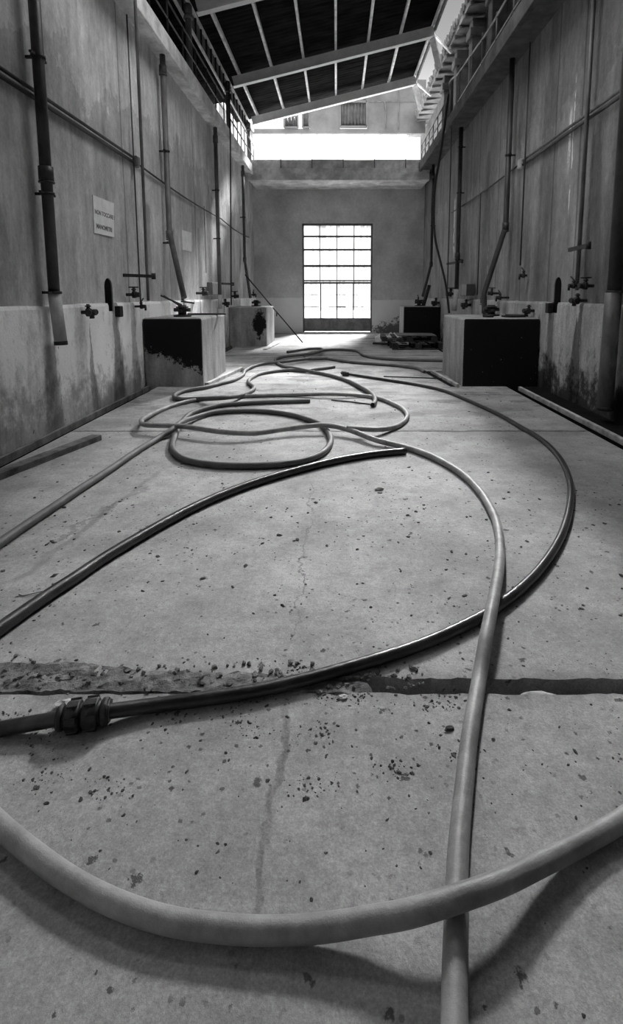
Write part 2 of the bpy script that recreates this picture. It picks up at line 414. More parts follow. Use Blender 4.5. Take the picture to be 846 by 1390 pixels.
# channel kerb strips beside the two near blocks
k = MB()
k.beam((1.72, 7.20, .02), (1.60, 8.55, .02), .05, .05)
k.beam((-1.86, 7.28, .02), (-1.66, 8.9, .02), .06, .06)
struct(k.build('trim_4', 'kerb', bevel=.006))
k = MB()
k.poly([(1.47, 8.70, .003), (1.58, 8.72, .003), (1.71, 7.22, .003), (1.62, 7.22, .003)], [(0, 1, 2, 3)])
k.poly([(-1.62, 8.6, .003), (-1.45, 9.0, .003), (-1.55, 9.05, .003), (-1.74, 9.0, .003)], [(0, 1, 2, 3)])
struct(k.build('trim_5', 'gutter'))

# ------------------------------------------------------------------ side walls with arched holes, their dark filled in by black plugs
def boolean_cut(o, cutter_mb):
    c = cutter_mb.build('cutter', 'gutter')
    md = o.modifiers.new('cut', 'BOOLEAN'); md.object = c; md.solver = 'EXACT'
    dg = bpy.context.evaluated_depsgraph_get(); me = bpy.data.meshes.new_from_object(o.evaluated_get(dg))
    o.modifiers.clear(); o.data = me
    cm = c.data; bpy.data.objects.remove(c); bpy.data.meshes.remove(cm)
def arch_cutter(x0, x1, yc, w, zb, zt):
    r = w/2; pts = [(yc-r, zb)]+[(yc+r*math.cos(a), zt-r+r*math.sin(a)*1.0) for a in [math.pi-math.pi*i/14 for i in range(15)]]+[(yc+r, zb)]
    n = len(pts); mb = MB()
    mb.poly([(x0, y, z) for y, z in pts]+[(x1, y, z) for y, z in pts],
            [tuple(range(n))[::-1], tuple(range(n, 2*n))]+[(i, (i+1) % n, n+(i+1) % n, n+i) for i in range(n)])
    return mb
def side_wall(side, name, mat, arches):
    x = XL if side < 0 else XR
    w = MB(); w.box(min(x, x+side*.5), max(x, x+side*.5), YN, YE+.4, -.3, 5.15)
    o = w.build(name, mat); struct(o)
    for (yc, wd, zb, zt) in arches:
        boolean_cut(o, arch_cutter(x-side*.1, x+side*.35, yc, wd, zb, zt))
    return o
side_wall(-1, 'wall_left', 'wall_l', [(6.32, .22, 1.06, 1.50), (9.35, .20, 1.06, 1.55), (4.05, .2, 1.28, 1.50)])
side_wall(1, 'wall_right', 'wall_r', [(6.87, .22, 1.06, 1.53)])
def plinth(side, name, mat, arches, blocks):
    x = XL if side < 0 else XR; a, b = sorted((x-side*.003, x-side*.045))
    w = MB()
    # slightly wavy limewashed skirting, built as a grid so that its top edge is uneven
    n = 150; pts = []; fs = []
    for i in range(n+1):
        y = YN+(YE-YN)*i/n
        zt = 1.205+.012*mnoise.noise(Vector((y*1.3, side*3, 0)))+.008*mnoise.noise(Vector((y*6, side, 2)))
        for (xx, zz) in ((x+side*.06, -.1), (x-side*.045, -.1), (x-side*.04, zt-.04), (x-side*.028, zt-.008), (x+side*.06, zt)):
            pts.append((xx, y, zz))
    for i in range(n):
        for q in range(5):
            fs.append((i*5+q, i*5+(q+1) % 5, (i+1)*5+(q+1) % 5, (i+1)*5+q))
    fs.append((0, 1, 2, 3, 4)); fs.append(tuple(n*5+q for q in range(5)))
    w.poly(pts, fs); o = w.build(name, mat); struct(o)
    for (yc, wd, zb, zt) in arches:
        boolean_cut(o, arch_cutter(x-side*.1, x+side*.3, yc, wd, zb, zt))
plinth(-1, 'baseboard_left', 'plinth_l', [(6.32, .22, 1.10, 1.50), (6.42, .10, 1.02, 1.3), (9.35, .2, 1.06, 1.55)], None)
plinth(1, 'baseboard_right', 'plinth_r', [(6.87, .22, 1.06, 1.53)], None)
def shade_plug(side, yc, w, zb, zt, label):  # black plug stands in for the dark inside an open arch
    x = XL if side < 0 else XR
    o = arch_cutter(x+side*.012, x+side*.06, yc, w-.004, zb+.003, zt-.002).build('arch_shade_plug', 'matt_black'); tag(o, label, 'shade_plug', 'black plugs for the dark of the arched holes')
shade_plug(-1, 6.32, .22, 1.06, 1.50, 'black plug standing in for the dark arched hole in the left wall between the cross valve and near left block')
shade_plug(-1, 9.35, .20, 1.06, 1.55, 'black plug standing in for the dark arched hole in the left wall behind the near left block')
shade_plug(-1, 4.05, .20, 1.28, 1.50, 'dark plug filling a shaded hole at the left edge of the photo beside the nearest downpipe')
shade_plug(1, 6.87, .22, 1.06, 1.53, 'black plug standing in for the dark arched hole in the right wall between near right block and grey pipe')
for sd, y, z, lb in ((-1, 6.46, 1.10, 'black spout below the left wall arched hole'), (1, 6.98, 1.13, 'black spout below the right wall arched hole')):
    xx = XL if sd < 0 else XR
    tag(MB().box(min(xx-sd*.02, xx-sd*.09), max(xx-sd*.02, xx-sd*.09), y-.05, y+.05, z-.075, z+.06).build('spout', 'black_iron', bevel=.01), lb, 'spout')
# end wall with door opening
DX0, DX1, DZ = -1.15, 1.21, 3.66
w = MB()
w.box(XL, DX0, YE, YE+.3, -.1, 5.4); w.box(DX1, XR, YE, YE+.3, -.1, 5.4); w.box(DX0, DX1, YE, YE+.3, DZ, 5.4)
struct(w.build('wall_end', 'wall_e'))
# wall behind the camera
w = MB(); w.box(XL-.4, XR+.4, YN-.3, YN, -.1, 7.5)
struct(w.build('wall_rear', 'back'))

# ------------------------------------------------------------------ walkway slabs
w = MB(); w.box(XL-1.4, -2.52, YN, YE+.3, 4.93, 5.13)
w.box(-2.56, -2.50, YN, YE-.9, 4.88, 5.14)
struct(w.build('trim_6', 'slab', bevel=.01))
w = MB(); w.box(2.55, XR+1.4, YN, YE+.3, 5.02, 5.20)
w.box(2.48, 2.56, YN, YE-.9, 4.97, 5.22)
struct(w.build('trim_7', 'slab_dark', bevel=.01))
# cross walkway above the door
w = MB(); w.box(-2.66, 2.80, 16.1, YE+.1, 4.75, 4.95); w.box(-2.66, 2.80, 16.08, 16.3, 4.72, 5.07)
struct(w.build('trim_8', 'slab', bevel=.012))
w = MB()
xs = [-2.62+i*.94 for i in range(7)]
for a, b in zip(xs[:-1], xs[1:]):
    w.box(a+.012, min(b, 2.78)-.012, 16.16, 16.24, 5.07, 5.33+random.uniform(-.01, .015))
par = tag(w.build('parapet_panel', 'slab', bevel=.006), 'low pale parapet of concrete panels along the cross walkway above the door', 'parapet')
w = MB()
for a in xs[1:6]: MB().box(a-.011, a+.011, 16.13, 16.15+.1, 4.99, 5.34).build('joint_bar', 'pipe_grey', par)

# ------------------------------------------------------------------ glazed door
d = empty('glazed_door', (.03, YE+.1, 0), 'tall steel-framed door with glass panes and solid bottom panel in the end wall', 'door')
fr = MB()
for x in (DX0+.02, DX1-.02): fr.box(x-.035, x+.035, YE+.05, YE+.15, 0, DZ)
fr.box(DX0, DX1, YE+.05, YE+.15, DZ-.07, DZ)
fr.build('door_frame', 'door_steel', d)
def dz(v): return atY(457, v, YE+.1).z
def dxx(u): return atY(u, 400, YE+.1).x
zb = dz(432)
p = MB(); p.box(DX0+.04, DX1-.04, YE+.08, YE+.13, .05, zb); 
for u in (434.5, 457, 480): p.box(dxx(u)-.012, dxx(u)+.012, YE+.065, YE+.08, .05, zb)
p.box(DX0+.04, DX1-.04, YE+.065, YE+.14, zb-.03, zb+.01)
p.build('bottom_panel', 'door_panel', d)
t = MB()
for v, hw in ((321, .028), (339, .028), (361, .034), (381, .022), (384, .03)):
    t.box(DX0+.03, DX1-.03, YE+.07, YE+.13, dz(v)-hw, dz(v)+hw)
t.build('transom_bar', 'door_steel', d)
t = MB()
for u, a, b, hw in ((434.5, 303, 383, .012), (457.5, 303, 383, .010), (480.5, 303, 383, .014), (435.5, 383, 432, .022), (457.5, 383, 432, .022), (480, 383, 432, .022)):
    t.box(dxx(u)-hw, dxx(u)+hw, YE+.08, YE+.12, dz(b), dz(a))
t.build('mullion', 'door_steel', d)
t = MB()
for v in (400, 416.5):
    for u0, u1 in ((413, 434), (446, 470), (478, 486), (490, 494)): t.box(dxx(u0), dxx(u1), YE+.09, YE+.11, dz(v)-.008, dz(v)+.008)
t.box(dxx(457), dxx(469), YE+.07, YE+.12, dz(416.5)-.02, dz(416.5)+.02)
t.build('glazing_bar', 'door_steel', d)
us = [412.5, 434.5, 457.5, 480.5, 503]; vs = [304, 321, 339, 361, 383, 400, 416.5, 432]
gl = MB()
for i in range(4):
    for j in range(7):
        gl.box(dxx(us[i])+.008, dxx(us[i+1])-.008, YE+.098, YE+.102, dz(vs[j+1])+.008, dz(vs[j])-.008)
gl.build('window_panes', 'glass', d)
w = MB(); w.box(-.15+DX0, DX1+.15, YE-.12, YE+.5, -.1, .03); struct(w.build('trim_9', 'stone'))
# yard outside
w = MB(); w.box(-14, 14, YE+.3, 45, -.3, -.02); struct(w.build('ground', 'ground'))

# ------------------------------------------------------------------ far facade with louvred windows
YF = 20.5
def fx(u, v=150): return atY(u, v, YF).x
def fz(v, u=457): return atY(u, v, YF).z
fac = empty('facade', (0, YF, 6.6), 'pale gable wall of panels behind the roof end, over the bright opening', 'wall')
b_ = MB()
zb = fz(181)
def slope(x): return fz(160)+(x-fx(342))*(fz(96)-fz(160))/(fx(562)-fx(342))+.55
def fpanel(u0, u1, z0, z1=None):
    x0, x1 = fx(u0), fx(u1)
    za, zc = (slope(x0), slope(x1)) if z1 is None else (z1, z1)
    pts = [(x0, YF, z0), (x1, YF, z0), (x1, YF, zc), (x0, YF, za)]
    pts += [(a, YF+.15, c) for a, _, c in pts]
    b_.poly(pts, [(0, 1, 2, 3), (7, 6, 5, 4), (0, 4, 5, 1), (1, 5, 6, 2), (2, 6, 7, 3), (3, 7, 4, 0)])
zs = fz(175)
fpanel(340, 578, zb, zs)                 # lintel strip
fpanel(421, 461.5, zs); fpanel(498.5, 541, zs); fpanel(541, 578, zs, fz(108))
fpanel(461.5, 498.5, fz(124)); fpanel(388, 421, fz(148), None)
fpanel(345, 388, fz(158), fz(158)+.5)
b_.build('wall_panel', 'facade', fac)
s_ = MB()
def strip_part(): 
    global s_
    s_.build('cover_strip', 'pipe_grey', fac); s_ = MB()
for u, v0, v1 in ((461, 124, 176), (499, 124, 176), (541, 105, 176)): s_.box(fx(u)-.02, fx(u)+.02, YF-.03, YF, fz(v1), fz(v0)); strip_part()
s_.tube(catmull([(fx(522), YF-.02, fz(138)), (fx(524), YF-.03, fz(150)), (fx(523.5), YF-.03, fz(160)), (fx(524), YF-.02, fz(174))], 4), .016, 6); strip_part()
s_.box(fx(500), fx(570), YF-.012, YF, fz(138.5), fz(137.5)); strip_part()
for i in range(11): s_.box(fx(344)+i*.6, fx(344)+i*.6+.02, YF-.03, YF, zb-.05, zb+.02); strip_part()
def louver(u0, u1, va, vb, tilt=0.0):
    lv = MB(); n = 44; pts = []
    x0, x1 = fx(u0), fx(u1)
    for i in range(n+1):
        x = x0+(x1-x0)*i/n; y = YF+.05+.025*math.cos(i/n*2*math.pi*(n/5.5))
        pts += [(x, y, fz(vb)), (x, y, fz(va)+tilt*i/n)]
    lv.poly(pts, [(2*i, 2*i+2, 2*i+3, 2*i+1) for i in range(n)], True)
    o = lv.build('louver_panel', 'louver', fac)
    md = o.modifiers.new('s', 'SOLIDIFY'); md.thickness = .01
    f2 = MB()
    for x in (x0, x1): f2.box(x-.03, x+.03, YF-.04, YF+.06, fz(vb), fz(va))
    f2.box(x0, x1, YF-.04, YF+.06, fz(vb)-.04, fz(vb)+.03)
    if u1-u0 > 30: f2.box(x0, x1, YF-.04, YF+.06, fz(138)-.03, fz(138)+.03)
    f2.build('louver_frame', 'facade', fac)
louver(462, 498, 130, 172, .25); louver(386, 404.5, 156, 173); louver(411, 420, 152, 173)

# ------------------------------------------------------------------ roof
def rz(x): return 6.60+(x+2.5)*(7.74-6.60)/(2.33+2.5)
roof = empty('lean_to_roof', (0, 13, 6.6), 'sloping corrugated roof on pale rafters, seen from below', 'roof')
RY0, RY1 = 8.0, 17.0
pans = [RY0+(RY1-RY0)*i/5 for i in range(6)]
cs = MB(); n = int((RY1-RY0)/.0375); pts = []
for i in range(n+1):
    y = RY0+(RY1-RY0)*i/n; o = .018*math.sin(i*math.pi/2)
    for x in (-3.15, -1, 1, 2.55): pts.append((x, y, rz(x)+.21+o))
cs.poly(pts, [(i*4+q, i*4+q+1, i*4+5+q, i*4+4+q) for i in range(n) for q in range(3)], True)
o = cs.build('corrugated_sheeting', 'corrugated', roof); md = o.modifiers.new('s', 'SOLIDIFY'); md.thickness = .006
for Y in (10.2, 13.55, 16.45):
    r_ = MB()
    a = Vector((-2.56, Y, rz(-2.56)-.06)); b = Vector((2.38, Y, rz(2.38)-.06))
    r_.beam(a+Vector((0, 0, .0)), b, .055, .24); r_.beam(a+Vector((0, 0, -.12)), b+Vector((0, 0, -.12)), .14, .02); 
    r_.build('rafter', 'rafter', roof)
for i in range(7):
    x = -2.42+i*.80
    p_ = MB(); p_.box(x-.028, x+.028, RY0, RY1, rz(x)+.08, rz(x)+.17); p_.box(x-.028, x+.028, RY0, RY1, rz(x)+.075, rz(x)+.09)
    p_.build('purlin', 'purlin', roof)
# verge strip at the far end and eave board on the high side
e_ = MB(); e_.beam((-2.62, RY1+.02, rz(-2.62)+.10), (2.45, RY1+.02, rz(2.45)+.10), .03, .10)
e_.build('verge_board', 'purlin', roof)
e_ = MB(); e_.box(2.40, 2.44, RY0, RY1, rz(2.4)-.05, rz(2.4)+.26)
e_.beam((2.2, 16.6, rz(2.2)-.13), (2.48, 16.6, rz(2.48)-.13), .03, .04); e_.beam((2.42, 16.6, rz(2.42)-.3), (2.42, 16.6, rz(2.42)), .03, .05)
e_.build('eave_board', 'pipe_grey', roof)
for Y in (13.55, 16.45):
    s_ = MB(); s_.beam((2.34, Y, rz(2.34)-.08), (2.98, Y+.8, 7.55), .05, .05); s_.beam((2.33, Y+.02, 7.66), (2.60, Y+.3, 6.95), .16, .05)
    s_.build('strut', 'purlin', roof)
# unseen roof over the viewer, skylight bay and slot cover shaped for the light
w = MB(); w.box(-3.2, 3.6, YN-.3, 5.6, 6.9, 7.0); w.box(1.9, 3.6, 4.4, 8, 6.9, 7.0); w.box(-3.2, -1.6, 4.4, 8, 6.9, 7.0); w.box(2.35, 3.6, 6, 12.0, 8.2, 8.3); struct(w.build('ceiling_light_shaper', 'back'))

# ------------------------------------------------------------------ buildings above the walkways
w = MB()
XU = -3.75
def uw(y0, y1, z0, z1): w.box(XU-.3, XU, y0, y1, z0, z1)
uw(YN, 14.9, 5.13, 9.6); uw(14.9, YE+2.5, 5.13, 6.55); uw(14.9, YE+2.5, 7.5, 9.6)
uw(15.9, 16.05, 6.5, 7.5); uw(16.9, 17.3, 6.5, 7.5)
struct(w.build('wall_upper_left', 'upper_mid'))
w = MB(); n = 300; pts = []
for i in range(n+1):
    y = 3+(14.7-3)*i/n; o = .018*math.sin(i*math.pi/2)
    pts += [(-3.74, y, 6.15+o+.2), (-2.80, y, 6.50+o)]
w.poly(pts, [(2*i, 2*i+1, 2*i+3, 2*i+2) for i in range(n)], True)
o = w.build('corrugated_soffit', 'corrugated'); md = o.modifiers.new('s', 'SOLIDIFY'); md.thickness = .008
tag(o, 'dark corrugated eaves sheet over the left walkway', 'roof')
eg = empty('eaves_girder', (-2.72, 10, 6.4), 'pale lattice girder under the left eaves of the roof', 'girder')
g_ = MB(); g_.box(-2.76, -2.72, 3, YE+.2, 6.62, 6.70); g_.build('top_chord', 'purlin', eg)
g_ = MB(); g_.box(-2.76, -2.72, 3, YE+.2, 6.22, 6.27); g_.build('bottom_chord', 'purlin', eg)
g_ = MB(); g_.box(-2.78, -2.765, 3, YE+.2, 6.25, 6.66); g_.build('lining_board', 'upper_mid', eg)
for i in range(34): MB().box(-2.757, -2.725, 3.2+i*.42, 3.24+i*.42, 6.27, 6.62).build('web_strap', 'black_iron', eg)
for i, (Y, lb) in enumerate(((9.95, 'nearest'), (13.35, 'middle'), (16.3, 'farthest'))):
    po = empty('roof_post', (-2.66, Y, 5.13), '%s of the round posts on the left walkway carrying the roof rafters' % lb, 'post', 'posts on the left walkway')
    q = MB(); q.cyl((-2.66, Y, 5.13), (-2.66, Y, 6.45), .055); q.build('shaft', 'pipe_grey', po)
    q = MB(); q.cyl((-2.66, Y, 6.28), (-2.66, Y, 6.42), .075); q.cyl((-2.66, Y, 6.2), (-2.66, Y, 6.24), .085); q.build('collar', 'pipe_grey', po)
# piers between the upper left openings
for Y, lb in ((8.6, 'rough pier nearest the camera above the left walkway'), (11.3, 'rough pier beside the white openings above the left walkway')):
    q = MB(); q.box(-3.75, -3.35, Y-.2, Y+.2, 5.13, 6.5); tag(q.build('masonry_pier', 'upper_mid', bevel=.02), lb, 'pier', 'piers above the left walkway')
# right side
w = MB(); XV = 3.5
w.box(XV, XV+.3, YN, 22.5, 5.2, 8.0); w.box(XV, XV+.3, YE+.6, 22.5, -.3, 5.2)
struct(w.build('wall_upper_right', 'upper_dark'))
for i, Y in enumerate((8.3, 9.9, 11.5, 13.1, 14.7, 16.3)):
    q = MB(); q.box(3.18, XV-.002, Y-.16, Y+.16, 5.2, 7.72)
    q.box(3.12, XV, Y-.2, Y+.2, 7.3, 7.5)
    nm = ['first', 'second', 'third', 'fourth', 'fifth', 'sixth'][i]
    tag(q.build('masonry_pier', 'upper_dark', bevel=.02), '%s grey pier from the camera on the upper right wall' % nm, 'pier', 'piers above the right walkway')
er = empty('tiled_eaves', (3.2, 12, 7.9), 'ragged tiled eaves along the top of the right building', 'eaves')
q = MB(); q.box(3.02, XV+.2, 4.5, 22.6, 7.82, 7.94); q.build('eaves_board', 'upper_mid', er)
q = MB()
y = 4.5; i = 0
while y < 22.6:
    wv = .16; dr = random.uniform(-.05, .04)
    P = [(2.97+dr, y+wv/2, 7.99+random.uniform(-.02, .02)), (XV+.3, y+wv/2, 8.32)]
    q.tube(P, .085, 8); y += wv; i += 1
q.build('roof_tiles', 'tile', er)
for i in range(34): MB().beam((3.0, 4.7+i*.52, 7.78), (XV, 4.7+i*.52, 7.86), .07, .08).build('rafter_end', 'upper_dark', er)

# ------------------------------------------------------------------ railings
rail = empty('walkway_railing', (-2.53, 8, 5.13), 'dark steel railing with upright posts along the left walkway', 'railing')
def sideR(P, r, name, mat, par): return MB().tube(P, r, 8).build(name, mat, par)
sideR([(-2.53, 3, 5.66), (-2.53, 12.2, 5.66)], .016, 'top_rail', 'black_iron', rail)
sideR([(-2.53, 3, 5.40), (-2.53, 12.2, 5.40)], .012, 'middle_rail', 'pipe_grey', rail)
for i in range(11):
    y = 12.2-i*.78
    if y < 3: break
    q = MB().cyl((-2.53, y, 5.10), (-2.53, y, 5.66), .014, 8); q.build('post', 'black_iron', rail)
rail = empty('walkway_railing', (-2.53, 14, 5.13), 'grey steel railing at the far end of the left walkway', 'railing')
for z, nm in ((5.80, 'top_rail'), (5.45, 'middle_rail')): sideR([(-2.53, 12.75, z), (-2.53, 16.4, z)], .016, nm, 'pipe_grey', rail)
for i in range(8): MB().cyl((-2.53, 12.75+i*.52, 5.10), (-2.53, 12.75+i*.52, 5.80), .013, 8).build('post', 'pipe_grey', rail)
# right, near section with curved end
rail = empty('walkway_railing', (2.5, 10, 5.2), 'shiny bent-end steel railing along the near part of the right walkway', 'railing')
XRr = 2.52
TP = [atX(612, 132, XRr), atX(610, 116, XRr), atX(613, 108, XRr), atX(622, 100, XRr), atX(640, 74, XRr), atX(664, 40, XRr)]
last = TP[-1]; TP += [Vector((XRr, last.y-1.2, last.z)), Vector((XRr, last.y-5, last.z))]
sideR(catmull(TP, 6), .018, 'top_rail', 'pipe_lit', rail)
pm = atX(622, 138, XRr); pn = atX(696, 16, XRr)
sideR([pm, pn, Vector((XRr, pn.y-5, pn.z))], .013, 'middle_rail', 'pipe_lit', rail)
sideR([pm+Vector((.06, -.1, -.1)), pn+Vector((.06, 0, -.1)), Vector((XRr+.06, pn.y-5, pn.z-.1))], .010, 'lower_rail', 'pipe_lit', rail)
for i in range(8):
    y = 12.0-i*.82
    zt = 5.95 if y > 11 else 5.80 if y > 9.5 else 5.72
    MB().cyl((XRr, y, 5.15), (XRr, y, zt-.02), .014, 8).build('post', 'pipe_grey', rail)
rail = empty('walkway_railing', (2.5, 14, 5.2), 'straight pale steel railing at the far end of the right walkway', 'railing')
a = atX(573, 196, XRr); b = atX(609, 132, XRr); sideR([a, b], .018, 'top_rail', 'pipe_lit', rail)
a2 = Vector((XRr, a.y, a.z-.24)); b2 = Vector((XRr, b.y, b.z-.27)); sideR([a2, b2], .016, 'middle_rail', 'pipe_lit', rail)
for i in range(7):
    t = i/6; p = a.lerp(b, t); MB().cyl((XRr, p.y, 5.1), p, .013, 8).build('post', 'pipe_grey', rail)

# ------------------------------------------------------------------ pump blocks
def block(x0, x1, y0, y1, h, mat, label, seed):
    m = MB(); n = 10
    m.box(x0, x1, y0, y1, -.1, h)
    o = m.build('concrete_block', mat, bevel=.03); tag(o, label, 'concrete block', None); return o
block(XL+.047, -1.90, 7.23, 8.78, .975, 'block_l1', 'near left concrete block with flaking black paint on its front', 1)
block(XL+.047, -1.77, 13.05, 14.7, .985, 'block_l2', 'far left concrete block with one ragged black blotch', 2)
block(1.79, XR-.047, 7.26, 8.66, .97, 'block_r1', 'near right concrete block with front blackened by paint and coloured-in shade', 3)
block(1.86, XR-.047, 14.29, 15.3, .98, 'block_r2', 'far right dark concrete block behind the black pallet', 4)

# ------------------------------------------------------------------ pipes
def wall_clamp(mb, P, side, r):
    """strap round a pipe with its stub into the wall"""
    P = Vector(P); mb.cyl(P-Vector((0, 0, .012)), P+Vector((0, 0, .012)), r+.012, 14)
    mb.box(min(P.x, P.x+side*.11), max(P.x, P.x+side*.11), P.y-.012, P.y+.012, P.z-.012, P.z+.012)
    mb.box(P.x-.012, P.x+.012, P.y-r-.07, P.y+r+.07, P.z-.010, P.z+.010)
def pipe(name, pts, r, mat, label, cat='pipe', group=None, collars=(), clamps=(), sleeve=None, side=-1, boot=False, sleeve_mat='pipe_pale', round_=True):
    root = empty(name, pts[-1], label, cat, group)
    r = r*.74
    MB().tube(pts, r, 16).build('pipe_run', mat, root)
    for c in collars:
        c = Vector(c); q = MB(); q.cyl(c-Vector((0, 0, .06)), c+Vector((0, 0, .06)), r*1.28); q.cyl(c-Vector((0, 0, .085)), c-Vector((0, 0, .07)), r*1.38)
        q.build('collar', mat, root)
    for c in clamps:
        q = MB(); wall_clamp(q, c, side, r); q.build('clamp', 'black_iron', root)
    if sleeve:
        a, b = Vector(sleeve[0]), Vector(sleeve[1])
        q = MB().tube([a, a.lerp(b, .5), b], r*1.12, 16); q.build('sleeve', sleeve_mat, root)
        if boot:
            q = MB().cyl(b, b+Vector((0, 0, -.035)), r*1.2); q.build('cuff', 'black_iron', root)
    return root
GL = 'downpipes on the left wall'; GR = 'downpipes on the right wall'
x = -2.66
pipe('downpipe', [(x, 4.9, 4.93), (x, 4.9, 1.3)], .068, 'pipe_dark', 'thick dark downpipe nearest the camera on the left wall with pale lower end', group=GL,
     collars=[(x, 4.9, 2.40)], clamps=[(x, 4.9, 2.22), (x, 4.9, 3.4), (x, 4.9, 1.32)], sleeve=((x, 4.9, 1.31), (x+.03, 4.9, .86)), boot=True)
e1 = Vector((-2.14, 7.95, 1.10)); e1 = atY(250, 404, 7.95)
pipe('downpipe', [(x, 8.4, 4.93), (x, 8.4, 2.28), e1], .058, 'pipe_grey', 'left wall downpipe bending diagonally onto the near left block', group=GL,
     collars=[(x, 8.4, 4.72), (x, 8.4, 2.25)], clamps=[(x, 8.4, 3.52), (x, 8.4, 2.12)])
pipe('downpipe', [(x, 11.85, 4.93), (x, 11.85, 1.0)], .058, 'pipe_grey', 'straight left wall downpipe between the two left blocks', group=GL,
     collars=[(x, 11.85, 4.70)], clamps=[(x, 11.85, 2.55), (x, 11.85, 3.6)], sleeve=((x, 11.85, 1.30), (x, 11.85, .98)))
e4 = atY(340, 404, 14.7)
pipe('downpipe', [(x, 15.2, 4.93), (x, 15.2, 2.3), e4], .055, 'pipe_grey', 'farthest left wall downpipe bending onto the far left block', group=GL,
     collars=[(x, 15.2, 4.72), (x, 15.2, 2.32)], clamps=[(x, 15.2, 3.5)])
# right ones
x = 2.80
pA = atX(657, 399, 2.48); pA2 = Vector((pA.x-.02, pA.y-.15, 1.0))
pipe('downpipe', [(x, 8.75, 5.02), (x, 8.75, 2.42), pA, pA2], .060, 'pipe_dark', 'black right wall downpipe bending diagonally onto the near right block', group=GR,
     collars=[(x, 8.75, 2.42), pA+Vector((0, 0, -.1))], clamps=[(x, 8.75, 3.55)], side=1)
pipe('downpipe', [(x, 12.15, 5.02), (x, 12.15, 1.3)], .066, 'pipe_dark', 'straight black right wall downpipe with pale lower end', group=GR,
     collars=[(x, 12.15, 2.2)], clamps=[(x, 12.15, 2.1), (x, 12.15, 3.6), (x, 12.15, 4.6)], sleeve=((x, 12.15, 1.42), (x-.05, 12.1, .92)), side=1)
pC = atX(574, 402, 2.5)
pipe('downpipe', [(x, 15.5, 5.02), (x, 15.5, 2.2), pC], .055, 'pipe_dark', 'farthest right wall downpipe bending onto the far right block', group=GR,
     collars=[(x, 15.5, 2.2), (x, 15.5, 4.7)], clamps=[(x, 15.5, 3.3)], side=1)
x = 2.78
pE = atX(846, 400, x)
pipe('downpipe', [(x, 5.2, 5.02), (x, 5.2, 1.3)], .095, 'pipe_dark', 'thick downpipe at the right edge of the photo with grey lower sleeve', group=GR,
     clamps=[(x, 5.2, 1.33)], sleeve=((x-.01, 5.2, 1.32), (x-.02, 5.2, .16)), side=1, sleeve_mat='pipe_grey', boot=True)
# thin vertical pipes
pipe('thin_pipe', [(-2.44, 6.75, 6.6), (-2.44, 6.75, 4.6), (-2.52, 6.95, 1.62), (-2.52, 6.95, 1.22)], .026, 'pipe_grey', 'slim grey pipe on the left wall rising past the walkway edge, with a short lever', group='thin pipes')
pipe('thin_pipe', [(-2.72, 7.2, 4.9), (-2.72, 7.2, 1.15)], .013, 'pipe_dark', 'very thin dark pipe just behind the slim grey pipe on the left wall', group='thin pipes')
pipe('thin_pipe', [(-2.44, 12.4, 6.1), (-2.44, 12.4, 4.8), (-2.6, 12.8, 1.05)], .022, 'black_iron', 'thin black rod hanging from the far left walkway to the plinth', group='thin pipes')
pipe('thin_pipe', [(2.86, 8.15, 5.0), (2.86, 8.15, 1.75)], .016, 'pipe_dark', 'thin dark pipe on the right wall ending in a small valve', group='thin pipes')
pipe('thin_pipe', [(2.84, 6.15, 4.95), (2.84, 6.15, 1.35)], .032, 'pipe_grey', 'grey pipe on the right wall above the valve cluster and beside the arched hole', group='thin pipes', side=1)
pipe('thin_pipe', [(2.55, 12.0, 5.8), (2.55, 12.0, 4.9), (2.75, 12.9, 1.25)], .018, 'pipe_dark', 'thin dark rod beside the straight black right wall downpipe', group='thin pipes')
pipe('thin_pipe', [(2.87, 10.6, 3.3), (2.87, 10.6, 1.3)], .016, 'pipe_dark', 'short thin pipe between the two middle downpipes on the right wall', group='thin pipes', side=1)
pipe('thin_pipe', [(-2.72, 10.9, 3.1), (-2.72, 10.9, 1.75)], .010, 'pipe_dark', 'short thin cable pipe between the two middle downpipes on the left wall', group='thin pipes')
# conduits
def sag(x, y0, y1, z, s, n=12): return [(x, y0+(y1-y0)*i/n, z+s*math.sin(math.pi*i/n)) for i in range(n+1)]
q = tag(MB().tube([(-2.735, YN, 3.13), (-2.735, 7.2, 3.13)], .017, 8).build('conduit', 'black_iron'), 'upper of two dark conduits along the left wall', 'conduit', 'wall conduits')
q = tag(MB().tube([(-2.735, YN, 3.06), (-2.735, 7.2, 3.07)], .022, 8).build('conduit', 'black_iron'), 'lower and thicker of two dark conduits along the left wall', 'conduit', 'wall conduits')
q = tag(MB().tube(sag(-2.74, 7.2, 12.6, 3.09, -.05)+sag(-2.74, 12.7, 16.5, 3.08, -.05), .014, 8).build('conduit', 'black_iron'), 'single sagging conduit along the far half of the left wall', 'conduit', 'wall conduits')
q = tag(MB().tube([(2.885, YN, 3.36), (2.885, 8.3, 3.36)], .018, 8).build('conduit', 'pipe_grey'), 'upper of two conduits along the right wall', 'conduit', 'wall conduits')
q = tag(MB().tube([(2.885, YN, 3.30), (2.885, 8.3, 3.30)], .022, 8).build('conduit', 'pipe_dark'), 'lower of two conduits along the right wall', 'conduit', 'wall conduits')
q = tag(MB().tube(sag(2.885, 8.3, 13.3, 3.34, -.03), .014, 8).build('conduit', 'pipe_dark'), 'single thin conduit along the far half of the right wall', 'conduit', 'wall conduits')
def jbox(x, y, z, label, mat):
    b = empty('junction_box', (x, y, z), label, 'junction box'); s = 1 if x > 0 else -1
    MB().box(x-.03, x+.03, y-.05, y+.05, z-.07, z+.07).build('box_body', mat, b, bevel=.008)
    MB().box(x-s*.04, x-s*.03, y-.04, y+.04, z-.06, z+.06).build('cover', mat, b)
